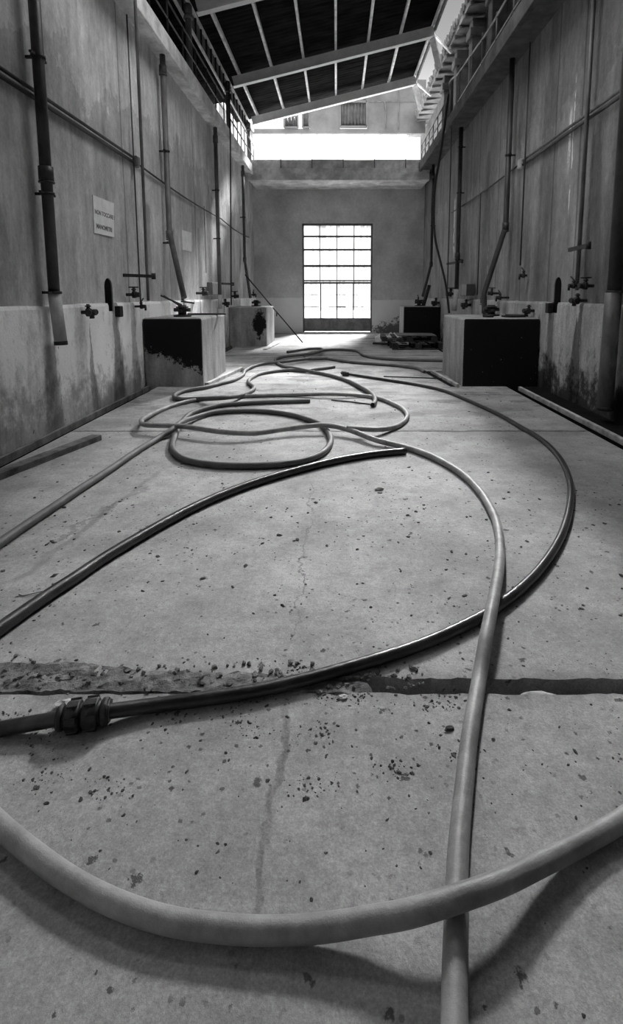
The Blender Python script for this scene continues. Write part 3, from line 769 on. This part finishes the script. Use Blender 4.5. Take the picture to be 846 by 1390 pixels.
jbox(2.87, 8.35, 3.32, 'small pale junction box on the right wall conduit', 'pipe_pale')
jbox(-2.71, 7.25, 3.08, 'small dark junction box on the left wall conduit', 'pipe_grey')
# ragged white lime run on the right wall
# ------------------------------------------------------------------ valves
def valve(P, side, s, label, kind='cross', group='valves on the tank walls', mat='black_iron'):
    """gate valve: stub out of the wall, round body, bonnet and a handle"""
    s = s*.78
    P = Vector(P); r = empty('valve', P, label, 'valve', group); o = Vector((-side, 0, 0))
    xw = (XL+.03) if side < 0 else (XR-.03)
    b = MB(); b.cyl((xw, P.y, P.z), P, .028*s, 12); b.cyl(P-o*.02*s, P+o*.03*s, .062*s, 14)
    b.blob(P+o*.04*s, .05*s, (1, 1, 1), .05, 1, 2); b.cyl(P+o*.06*s, P+o*.11*s, .045*s, 8)
    if kind == 'lever': b.cyl(P+o*.1*s, P+o*.1*s+Vector((0, 0, -.1*s)), .025*s, 10)
    b.build('body', mat, r)
    b = MB(); b.cyl(P+Vector((0, 0, .03*s)), P+Vector((0, 0, .12*s)), .024*s, 10); b.cyl(P+Vector((0, 0, .08*s)), P+Vector((0, 0, .10*s)), .042*s, 10)
    b.build('bonnet', mat, r)
    b = MB()
    if kind == 'cross':
        b.cyl(P+o*.05*s+Vector((0, -.10*s, 0)), P+o*.05*s+Vector((0, .10*s, 0)), .026*s, 10)
        for q in (-1, 1): b.cyl(P+o*.05*s+Vector((0, q*.085*s, 0)), P+o*.05*s+Vector((0, q*.12*s, 0)), .045*s, 10)
        b.cyl(P+o*.05*s, P+o*.05*s+Vector((0, 0, -.09*s)), .034*s, 10)
    elif kind == 'wheel':
        b.ring(P+Vector((0, 0, .13*s)), (0, 0, 1), .075*s, .012*s)
        b.cyl(P+Vector((0, -.075*s, .13*s)), P+Vector((0, .075*s, .13*s)), .010*s, 6); b.cyl(P+Vector((-.075*s, 0, .13*s)), P+Vector((.075*s, 0, .13*s)), .010*s, 6)
    else:
        b.beam(P+Vector((0, 0, .12*s)), P+Vector((0, .16*s, .20*s)), .03*s, .015*s)
    b.build('handle', mat, r)
    return r
def vl(u, v, x): return atX(u, v, x)
valve(vl(120, 424, -2.66), -1, .95, 'black cross-shaped valve on the pale plinth between near downpipe and arched hole')
valve(vl(182, 400, -2.64), -1, .95, 'dark valve under the lever bracket left of the near left block', 'wheel')
valve(vl(192, 416, -2.64), -1, .7, 'small tap on the plinth top just left of the near left block', 'lever')
valve(vl(276, 398, -2.6), -1, 1.1, 'dark valve with wheel behind the near left block', 'wheel')
valve(vl(306, 412, -2.62), -1, 1.2, 'tall-handled tap between the two left blocks', 'cross')
valve(vl(319, 402, -2.66), -1, 1.2, 'small dark valve beside the thin black rod on the left wall', 'wheel')
valve(vl(344, 400, -2.6), -1, 1.0, 'far left valve by the end wall corner', 'lever')
valve(vl(718, 422, 2.80), 1, .95, 'black cross-shaped valve on the plinth just right of the near right block')
valve(vl(784, 408, 2.78), 1, .9, 'black cross valve at the plinth top under the grey right wall pipe')
valve(vl(795, 388, 2.80), 1, .9, 'upper valve with wheel under the grey right wall pipe', 'wheel')
valve(vl(779, 388, 2.78), 1, .7, 'small round valve left of the grey right wall pipe', 'lever')
valve(vl(711, 374, 2.84), 1, .8, 'small valve at the end of the thin right wall pipe', 'lever')
valve(vl(668, 398, 2.74), 1, .9, 'dark valve behind the bent pipe on the near right block', 'wheel')
valve(vl(679, 404, 2.74), 1, .8, 'second dark valve behind the near right block', 'lever')
valve(vl(633, 414, 2.78), 1, 1.3, 'cross valve on the plinth between the pale-ended downpipe and the near right block')
valve(vl(592, 411, 2.78), 1, 1.5, 'cross valve on the plinth above the far right block')
valve(vl(612, 399, 2.8), 1, 1.4, 'dark valve beside the hanging black hose', 'wheel')
valve(vl(568, 408, 2.7), 1, 1.2, 'farthest valve in the right corner by the end wall', 'lever')
# lever brackets
def bracket(a, b, label, h=.05):
    r = empty('lever_bracket', a, label, 'bracket', 'flat lever brackets on the walls')
    a = Vector(a); b = Vector(b); MB().beam(a, b, .03, h).build('bar', 'black_iron', r)
    q = MB(); q.cyl(b-Vector((.0, 0, .04)), b+Vector((0, 0, .04)), .028); q.build('pivot', 'black_iron', r)
bracket((-2.70, 6.62, 1.545), (-2.46, 7.02, 1.545), 'flat black lever bracket beside the arched hole on the left wall', .04)
bracket((-2.70, 12.3, 1.56), (-2.56, 12.88, 1.56), 'flat black bracket holding the thin black rod on the left wall', .05)
bracket((2.78, 6.28, 1.83), (2.74, 5.72, 1.83), 'flat black lever bracket above the right valve cluster', .045)
bracket((2.72, 12.9, 2.05), (2.85, 11.9, 2.05), 'flat black bracket between hanging hose and downpipe on the right wall', .05)
# gauge boxes
q = MB().box(2.72, 2.9, 10.9, 11.45, 1.28, 1.52); tag(q.build('wall_box', 'pipe_dark', bevel=.01), 'dark box fixed to the right wall just above the plinth', 'box')
q = MB().box(-2.74, -2.62, 11.0, 11.5, 1.30, 1.56); tag(q.build('wall_box', 'pipe_grey', bevel=.01), 'grey box fixed to the left wall beside the straight downpipe', 'box')

# clutter of fittings standing on the blocks
def fitting(c, s, label, seed):
    c = Vector(c); r = empty('pump_fitting', c, label, 'pump fitting', 'fittings on the concrete blocks')
    q = MB(); q.cyl(c, c+Vector((0, 0, .025*s)), .13*s); q.cyl(c, c+Vector((0, 0, .17*s)), .06*s); q.cyl(c+Vector((0, 0, .13*s)), c+Vector((0, 0, .15*s)), .09*s)
    q.build('flange', 'black_iron', r)
    q = MB(); q.cyl(c+Vector((-.12*s, 0, .10*s)), c+Vector((.12*s, 0, .10*s)), .028*s); q.cyl(c+Vector((0, -.14*s, .08*s)), c+Vector((0, .12*s, .08*s)), .024*s)
    q.build('cross_tee', 'black_iron', r)
fitting((-2.30, 7.72, .976), 1.0, 'black flanged fitting on top of the near left block', 1)
fitting((-2.2, 14.2, .986), 1.0, 'black flanged fitting on top of the far left block', 2)
fitting((2.42, 8.1, .972), 1.0, 'black flanged fitting at the foot of the bent pipe on the near right block', 3)
fitting((2.35, 14.8, .982), .9, 'small black fitting on top of the far right block', 4)
def rod(a, b, r, label, mat='black_iron', name='iron_rod'):
    q = MB().tube([a, b], r, 8); return tag(q.build(name, mat), label, 'rod')
za = .977
def onb(u, v, z): return atZ(u, v, z)
rod(atY(218, 401, 7.5), atY(247, 414, 7.6), .013, 'upper thin iron rod sticking out over the near left block')
rod(atY(222, 401, 7.75), atY(250, 419, 7.75), .010, 'lower thin iron rod sticking out over the near left block')
rod(atY(246, 409, 7.6), atY(264, 411.5, 7.6), .012, 'short iron rod lying level behind the near left block')
rod(atY(583, 387, 14.7), (2.46, 14.7, .99), .05, 'leaning black bar standing on the far right block')
# flat bits on block tops
for (cx, cy, sx, sy, z, rt, lb) in ((-2.08, 8.3, .30, .04, .985, .1, 'flat iron strip on the rear edge of the near left block'), (2.6, 7.6, .14, .10, .98, .4, 'small iron plate on the near right block'),
                                (2.2, 7.5, .06, .05, .98, .3, 'dark lump on the front edge of the near right block'), (2.75, 7.9, .1, .16, .98, .2, 'dark plate at the wall end of the near right block')):
    m = Matrix.Translation((cx, cy, z)) @ Matrix.Rotation(rt, 4, 'Z')
    tag(MB().box(-sx, sx, -sy, sy, -.006, .02, m).build('iron_plate', 'black_iron', bevel=.004), lb, 'iron plate')
# pole leaning from left pipe down to floor
pt = atX(333, 373, -2.6); pb = atZ(411, 465, .012)
pr = empty('leaning_pole', pb, 'long thin dark pole leaning from the far left downpipe to the floor by the door', 'pole')
MB().tube([pt, pb], .018, 8).build('shaft', 'black_iron', pr)
c = pt.lerp(pb, .56); MB().beam(c, c+Vector((.0, 0, -.12)), .03, .03, (0, 1, 0)).build('hook', 'black_iron', pr)
# hanging hose from right walkway
HP = [atX(609, 128, 2.45), atX(603, 175, 2.45), atX(597, 215, 2.45), atX(591, 250, 2.42), atX(589, 290, 2.42), atX(591, 325, 2.42), atX(598, 355, 2.42), atX(605, 385, 2.45), atX(610, 420, 2.5)]
yy = [12.1, 12.1, 12.1, 12.1, 12.1, 12.1, 12.1, 12.1, 12.1]
HP = [atY(u, v, 12.0) for (u, v) in ((609, 128), (603, 175), (597, 215), (591, 250), (589, 290), (591, 325), (598, 355), (605, 385), (610, 425))]
tag(MB().tube(catmull(HP, 6), .026, 10).build('hanging_hose', 'black_iron'), 'thin black hose hanging in a curve from the right walkway railing', 'hose')

# ------------------------------------------------------------------ signs
def sign_text(body, loc, size, parent):
    cu = bpy.data.curves.new('lettering', 'FONT'); cu.body = body; cu.size = size; cu.extrude = .0008; cu.align_x = 'LEFT'
    cu.offset = .002
    t = bpy.data.objects.new('tmp', cu); COL.objects.link(t)
    dg = bpy.context.evaluated_depsgraph_get(); me = bpy.data.meshes.new_from_object(t.evaluated_get(dg))
    bpy.data.objects.remove(t)
    # text x -> +Y, text y -> +Z, facing +X
    R = Matrix(((0, 0, 1, loc[0]), (1, 0, 0, loc[1]), (0, 1, 0, loc[2]), (0, 0, 0, 1)))
    me.transform(R); me.materials.clear(); me.materials.append(M['ink'])
    o = bpy.data.objects.new('lettering', me); COL.objects.link(o); o.parent = parent; o.matrix_parent_inverse = Matrix.Translation(parent.location).inverted()
sg = empty('wall_sign', (-2.765, 6.3, 2.2), 'large pale sign plate with two lines of faded lettering on the left wall', 'sign')
c0, c1, c2, c3 = (atX(126, 264.5, -2.76), atX(154.5, 276, -2.76), atX(155, 322, -2.76), atX(128, 316, -2.76))
P4 = [c0, c1, c2, c3]
MB().poly([(-2.769, p.y, p.z) for p in P4]+[(-2.758, p.y, p.z) for p in P4], [(0, 1, 2, 3), (7, 6, 5, 4), (0, 4, 5, 1), (1, 5, 6, 2), (2, 6, 7, 3), (3, 7, 4, 0)]).build('plate', 'plate', sg)
zt = (c0.z+c1.z)/2; Lw = c1.y-c0.y
sign_text('NON TOCCARE I', (-2.757, c0.y+.02, zt-.20), .068, sg)
sign_text('MANOMETRI', (-2.757, c0.y+.04, zt-.36), .072, sg)
s2 = [atX(u, v, -2.76) for u, v in ((247, 312), (260, 316), (260, 342), (248, 339))]
q = MB().poly([(-2.769, p.y, p.z) for p in s2]+[(-2.758, p.y, p.z) for p in s2], [(0, 1, 2, 3), (7, 6, 5, 4), (0, 4, 5, 1), (1, 5, 6, 2), (2, 6, 7, 3), (3, 7, 4, 0)])
tag(q.build('wall_sign', 'plate'), 'smaller blank pale plate on the left wall past the first bent pipe', 'sign')
# ------------------------------------------------------------------ hoses
def hose(name, pts, r, mat, label, z=None, ext=(), n=8, hollow=.72, seg=18):
    P = []
    for q in pts:
        if isinstance(q, Vector): P.append(q); continue
        zz = q[2] if len(q) > 2 else r
        P.append(atZ(q[0], q[1], zz))
    C = resample(catmull(P, 24), max(.025, r*1.0))
    # ease the heights so the rubber lifts and falls gently
    for _ in range(3):
        for i in range(1, len(C)-1): C[i].z = (C[i-1].z+2*C[i].z+C[i+1].z)/4
    root = empty(name, C[0], label, 'hose', 'hoses on the floor')
    MB().tube(C, r, seg, hollow=hollow).build('rubber_wall', mat, root)
    return root, C
L1 = .098
# H3: big loop then down to the front
h3, C3 = hose('floor_hose', [(471, 581, .075), (490, 582, .075), (515, 583, .05), (540, 578), (553, 566), (548, 556), (536, 549), (515, 541), (490, 537), (450, 535, .05), (400, 536), (350, 537), (300, 539), (255, 545), (222, 555), (197, 567, .05),
     (192, 573, .062), (200, 577, .075), (235, 578, .080), (265, 581, .080), (300, 586, .075), (345, 588, .06), (390, 582, .062), (440, 577, .080), (475, 584, .06), (510, 597, .045), (545, 606), (575, 615), (605, 629), (632, 647), (654, 670), (670, 698), (677, 722),
     (679, 750), (677, 775, .06), (672, 805, .075), (666, 835, .080), (659, 870, .07), (652, 915), (644, 960), (637, 1005), (631, 1060), (626, 1110), (622, 1160), (620, 1215), (618, 1290), (617, 1380), (616, 1480)], .0245, 'hose_pale',
     'long pale grey hose looping at mid floor then running straight towards the camera')
# H2: front arc
h2, C2 = hose('floor_hose', [atZ(-190, 880, .0225), atZ(-110, 1000, .0225), (-50, 1068, .0225), (0, 1120, .0225), (50, 1162, .0225), (100, 1197, .0225), (150, 1223), (200, 1242), (250, 1254), (300, 1260), (350, 1263, .025), (423, 1261, .03), (500, 1250, .045),
     (560, 1238, .065), (620, 1219, .075), (680, 1198, .066), (740, 1170, .04), (793, 1143, .025), (846, 1112), (900, 1070), (960, 1010), atZ(1020, 930, .0225)], .0225, 'hose_pale',
     'thick pale hose sweeping in a wide arc across the very front')
# H4: spiral with cut end
h4, C4 = hose('floor_hose', [(421, 544), (390, 545), (350, 546.5), (310, 549), (285, 553), (262, 560), (251, 568), (243, 580), (236, 596), (234, 608), (240, 617), (252, 624), (275, 629), (310, 632), (350, 632), (390, 629), (420, 623), (440, 613), (449, 600), (446, 588), (437, 577), (420, 570),
     (395, 563), (360, 558.5), (320, 558), (285, 561, .03), (260, 568, .05), (245, 574, .075), (232, 584, .06), (215, 595), (185, 613), (150, 637), (110, 663), (70, 690), (35, 713), (0, 737), (-50, 772), (-110, 815)], .026, 'hose_mid',
     'grey hose coiled once with a cut end, leading out at the left edge')
# H8 dark hose left
h8, C8 = hose('floor_hose', [(551, 612), (520, 615), (490, 619), (450, 626.5), (415, 635), (375, 646), (340, 657), (300, 672), (260, 690), (220, 711), (180, 734), (140, 758), (100, 785), (60, 811), (0, 853), (-60, 895), (-140, 955)], .027, 'hose_black',
     'black hose with cut end crossing the floor diagonally to the left edge')
# H1 thin hose with coupling
h1, C1 = hose('floor_hose', [(474, 508, .03), (500, 512), (530, 516.5), (565, 522), (602, 530), (630, 541), (655, 552), (682, 565), (704, 578), (727, 591), (744, 604), (758, 619), (768, 636), (774, 655), (775, 675), (771, 700), (762, 727), (748, 752), (730, 776), (708, 798), (688, 814), (660, 833), (630, 849), (598, 864),
     (560, 879), (523, 891), (473, 906), (423, 920), (385, 929), (350, 937), (300, 945), (250, 952), (200, 959), (150, 965, .035), (110, 971, .04), (70, 977, .035), (0, 990), (-60, 1003), (-120, 1018)], .0215, 'hose_black',
     'thinner dark hose curving round the right side to the iron coupling at left')
# iron coupling
ca = atZ(150, 964.5, .038); cb = atZ(78, 975, .038)
cp = h1
q = MB(); ax = (cb-ca).normalized(); Lc = (cb-ca).length; side_ = Vector((-ax.y, ax.x, 0)).normalized(); upv = Vector((0, 0, 1))
def at_(t): return ca.lerp(cb, t)
q.cyl(at_(0), at_(1), .031, 20)
for t0, t1, R_ in ((.03, .16, .038), (.22, .50, .041), (.56, .82, .041), (.88, .97, .036)):
    q.tube([at_(t0), at_(t0+.02), at_(t1-.02), at_(t1)], [R_*.92, R_, R_, R_*.92], 20)
for t0, t1 in ((.22, .50), (.56, .82)):
    for k8 in range(6):
        a8 = k8*math.pi/3+.35; dd = side_*math.cos(a8)+upv*math.sin(a8)
        q.beam(at_(t0+.03)+dd*.041, at_(t1-.03)+dd*.041, .016, .010, dd)
q.build('coupling', 'coupling', h1)
q = MB(); c = C1[0]; q.tube([c-Vector((.10, -.02, .0)), c-Vector((.03, 0, 0)), c], [.045, .045, .03], 12); q.blob(c-Vector((.10, -.05, -.01)), .04, (1, 1, .7), .3, 3, 2)
q.build('end_fitting', 'coupling', h1)
# H5
h5, C5 = hose('floor_hose', [(506, 550), (509, 546), (509, 541), (505, 535, .035), (495, 528, .04), (475, 518), (450, 510), (425, 505), (402, 500, .06), (385, 497), (375, 491.5), (375, 487), (388, 484, .05), (405, 482, .06), (422, 480, .1), (436, 476.5, .1), (436, 473.5, .07), (420, 473.5), (405, 475.5), (390, 478)], .029, 'hose_mid',
     'grey hose with open end turned down, folded back at the far end of the floor')
h6, C6 = hose('floor_hose', [(577, 505), (566, 500), (540, 496.5), (510, 494), (480, 492), (455, 488.5), (435, 486), (410, 488, .06), (385, 491, .06), (360, 493.5), (342, 498), (332, 504), (330, 509), (317, 516), (298, 521), (278, 526), (253, 530), (239, 535), (237, 540), (247, 542), (265, 542), (300, 540, .09), (325, 537, .05), (341, 531), (345, 526), (338, 520), (339, 515), (350, 508.5),
     (366, 505), (390, 502.5), (412, 503, .03), (435, 500.5), (454, 498)], .028, 'hose_mid',
     'grey hose winding in bends beside the near left block and across the far floor')
h7, C7 = hose('floor_hose', [(640, 489.5), (595, 489.5), (555, 488.5), (520, 487), (495, 483), (486, 477), (470, 475), (450, 474.5), (437, 476, .05), (422, 479, .06), (413, 483), (425, 487, .05), (445, 486, .06)], .029, 'hose_mid',
     'grey hose coming from behind the near right block to the far tangle')
tag(MB().tube(catmull([atZ(26, 806, .004), atZ(32, 808, .004), atZ(42, 806, .006), atZ(54, 803, .006), atZ(64, 801, .004)], 6), .003, 6).build('wire_scrap', 'pipe_pale'), 'short pale bent wire beside the black hose', 'wire')
tag(MB().tube([atZ(521, 511, .008), atZ(566, 512.5, .008), atZ(600, 514, .008)], .010, 6).build('floor_rod', 'black_iron'), 'thin dark rod lying on the far floor', 'rod')
tag(MB().tube([atZ(450, 543, .012), atZ(478, 545.5, .012), atZ(503, 549, .012)], .009, 6).build('floor_rod', 'black_iron'), 'thin dark rod leading to the open end of the folded hose', 'rod')

# ------------------------------------------------------------------ planks, pallets, rags
def plank(a, b, w, h, mat, name, label, cat='plank'):
    a = Vector(a); b = Vector(b); q = MB()
    d = b-a; L = d.length; d.normalize(); x = d.cross(Vector((0, 0, 1))).normalized(); n = 24; pts = []
    for i in range(n+1):
        c = a+d*L*i/n
        for sx, sz in ((-1, 0), (1, 0), (1, 1), (-1, 1)):
            j = .006*mnoise.noise(Vector((i*.7, sx*3, sz*5)))
            pts.append(c+x*(sx*w/2+j)+Vector((0, 0, sz*h+(j if sz else 0))))
    fs = [(i*4+k, i*4+(k+1) % 4, (i+1)*4+(k+1) % 4, (i+1)*4+k) for i in range(n) for k in range(4)]+[(0, 1, 2, 3), (n*4+3, n*4+2, n*4+1, n*4)]
    q.poly(pts, fs); return tag(q.build(name, mat, bevel=.004), label, cat)
plank(atZ(-60, 672), atZ(132, 597), .10, .05, 'wood_plank', 'timber_plank', 'rough blotched timber plank lying by the left gutter')
plank(atZ(378, 466), atZ(360, 475), .10, .03, 'kerb', 'concrete_wedge', 'small pale wedge at the foot of the far left block', 'wedge')
def pallet(c, rot, L, W, h, label, gr='dark pallets'):
    r = empty('wooden_pallet', c, label, 'pallet', gr); m = Matrix.Translation(c) @ Matrix.Rotation(rot, 4, 'Z')
    for i in range(3):
        y = -W/2+.05+(W-.1)*i/2; q = MB()
        for k in range(3): xk = -L/2+.07+(L-.14)*k/2; q.box(xk-.07, xk+.07, y-.05, y+.05, .02, h-.02, m)
        q.box(-L/2, L/2, y-.05, y+.05, 0, .02, m)
        q.build('runner', 'wood_dark', r)
    for i in range(6):
        xk = -L/2+.06+(L-.12)*i/5; q = MB().box(xk-.055, xk+.055, -W/2, W/2, h-.02, h, m); q.build('deck_board', 'wood_dark', r)
pallet((1.94, 12.7, 0), .03, 1.25, 1.0, .16, 'lower black wooden pallet in front of the far right block')
pallet((1.80, 13.0, .165), -.04, 1.35, .95, .12, 'upper black wooden pallet with a dark sheet on it')
q = MB(); m = Matrix.Translation((2.02, 13.05, .292)) @ Matrix.Rotation(-.04, 4, 'Z'); q.box(-.5, .45, -.4, .42, 0, .018, m)
tag(q.build('board_sheet', 'pipe_grey', bevel=.004), 'thin grey board lying on the upper pallet', 'board')
plank((.98, 13.6, 0), (1.32, 13.45, .0), .14, .05, 'wood_dark', 'timber_offcut', 'small dark timber offcut left of the pallets')
for i, (u, v, s, lb) in enumerate(((515, 459, .17, 'left'), (523, 460, .15, 'centre-left'), (529, 459, .18, 'centre-right'), (536, 460, .17, 'right'))):
    p = atZ(u, v+4); p.y = min(p.y, 15.0)
    p = atZ(u, 465.5-i*.3)
    q = MB()
    for k in range(4): q.blob(p+Vector((random.uniform(-.06, .06), random.uniform(-.06, .06), s*.4+random.uniform(0, .05))), s*.75, (.55, .5, 1.0), .55, i*5+k, 2, random.uniform(0, 3))
    tag(q.build('crumpled_sheeting', 'white_cloth'), '%s crumpled white bundle beside the pallets' % lb, 'bundle', 'white bundles by the pallets')
# rubble strip in the first joint
q = MB(); nx, ny = 170, 12; pts = []
for i in range(nx+1):
    xx = -2.5+(2.62)*i/nx
    for j in range(ny+1):
        yc0 = 1.535+.02*mnoise.noise(Vector((xx*2, 0, 1))); yc1 = 1.69+.03*mnoise.noise(Vector((xx*2.3, 5, 1)))-.10*max(0, (xx+.9)/1.0)
        yc1 = max(yc1, yc0+.03)
        y = yc0+(yc1-yc0)*j/ny; e = min(j, ny-j)/3.0
        hgt = .010*mnoise.noise(Vector((xx*14, y*14, 0)))+.008*mnoise.noise(Vector((xx*40, y*40, 3)))+.003
        pts.append((xx, y, max(-.02, hgt) if 0 < j < ny and 0 < i < nx else -.02))
q.poly(pts, [(i*(ny+1)+j, (i+1)*(ny+1)+j, (i+1)*(ny+1)+j+1, i*(ny+1)+j+1) for i in range(nx) for j in range(ny)])
tag(q.build('crumbled_mortar', 'rubble'), 'crumbled mortar filling the left half of the nearest floor joint', 'rubble', kind='stuff')
q = MB()
for i in range(420):
    xx = random.uniform(-2.4, .3); y = random.gauss(1.61, .04); s = random.uniform(.002, .010)
    q.blob((xx, y, s*.5), s, (1.2, 1, .7), .5, i, 1, random.uniform(0, 6))
tag(q.build('gravel', 'rubble'), 'small grey gravel scattered over the crumbled joint', 'gravel', kind='stuff')
q = MB()
for i in range(2600):
    k = random.random()
    if k < .35:
        cc = random.Random(int(random.random()*26)); xx, y = cc.gauss(-.35, .55)+random.gauss(0, .035), cc.gauss(1.40, .10)+random.gauss(0, .02)
    elif k < .55: xx, y = random.uniform(-2, 2.2), abs(random.gauss(1.45, .25))
    elif k < .8: xx, y = random.uniform(-1.6, 2.0), random.uniform(.9, 3.2)
    else: xx, y = random.uniform(-2.2, 2.2), random.uniform(2.5, 9)
    if 1.54 < y < 1.6: continue
    s = random.choice((.0012, .0016, .002, .003, .0045))*random.uniform(.7, 1.2)*(1.0 if y < 2 else 2.0)
    q.blob((xx, y, s*.25), s, (random.uniform(.8, 1.8), 1, .45), .6, i, 1, random.uniform(0, 6))
tag(q.build('floor_grit', 'grit'), 'dark grit and crumbs strewn over the concrete floor', 'grit', kind='stuff')
# individually visible crumbs
for (u, v, s, mt, nm, lb) in ((88, 955, .022, 'stone', 'pebble', 'white flat stone beside the iron coupling'), (515, 663, .026, 'stone', 'dry_leaf', 'curled dry leaf in the middle of the floor'),
        (183, 554, .01, 'grit', 'pebble', 'small dark pebble left of the hose loop'), (237, 1092, .006, 'grit', 'pebble', 'small dark crumb right of the cracked line in front'),
        (467, 946, .012, 'stone', 'pebble', 'pale pebble in the dark joint'), (610, 989, .012, 'grit', 'pebble', 'dark crumb left of the straight hose')):
    if nm == 'pebble' and s < .012: continue
    p = atZ(u, v, s*.3); q = MB().blob(p, s, (1.3, .8, .4), .4, int(u), 2, .2)
    tag(q.build(nm, mt), lb, 'leaf' if nm == 'dry_leaf' else 'pebble')
q = MB().blob(atZ(730, 944, -.008), .030, (1.9, .45, .35), .3, 9, 2, 0); tag(q.build('mortar_piece', 'kerb'), 'long pale mortar piece lodged in the open joint right of the hose', 'mortar')

# ------------------------------------------------------------------ light
wd = bpy.data.worlds.new('sky'); sc.world = wd; wd.use_nodes = True; t = wd.node_tree; t.nodes.clear()
ow = t.nodes.new('ShaderNodeOutputWorld'); bg = t.nodes.new('ShaderNodeBackground'); t.links.new(bg.outputs[0], ow.inputs[0])
tc = t.nodes.new('ShaderNodeTexCoord'); sp = t.nodes.new('ShaderNodeSeparateXYZ'); t.links.new(tc.outputs['Generated'], sp.inputs[0])
cr = t.nodes.new('ShaderNodeValToRGB'); t.links.new(sp.outputs[2], cr.inputs[0])
el = cr.color_ramp.elements
def setc(i, p, v):
    e = el[i] if i < len(el) else el.new(p)
    e.position = p; e.color = (v, v, v, 1)
SK = [(0.0, 1.3), (.27, 1.2), (.35, .60), (.41, .34), (.47, .27), (.58, 2.6), (1.0, 7.0)]
el[0].position = 0; el[1].position = 1
for p, v in SK[1:-1]: el.new(p)
for e, (p, v) in zip(sorted(el, key=lambda q: q.position), SK): e.position = p; e.color = (v/8, v/8, v/8, 1)
bg.inputs[1].default_value = 8.0
t.links.new(cr.outputs[0], bg.inputs[0])
def sun(name, direction, strength, angle):
    l = bpy.data.lights.new(name, 'SUN'); l.energy = strength; l.angle = math.radians(angle)
    o = bpy.data.objects.new(name, l); COL.objects.link(o)
    d = Vector(direction).normalized(); o.rotation_euler = d.to_track_quat('Z', 'Y').to_euler(); return o
sun('hazy_sun', (.207, .80, .57), 30.0, 14)

vs_ = sc.view_settings; vs_.view_transform = 'Standard'; vs_.look = 'None'; vs_.gamma = 1; vs_.use_curve_mapping = False
sc.display_settings.display_device = 'sRGB'
vs_.exposure = 0.42
sc.cycles.use_denoising = True
sc.cycles.max_bounces = 8; sc.cycles.diffuse_bounces = 5
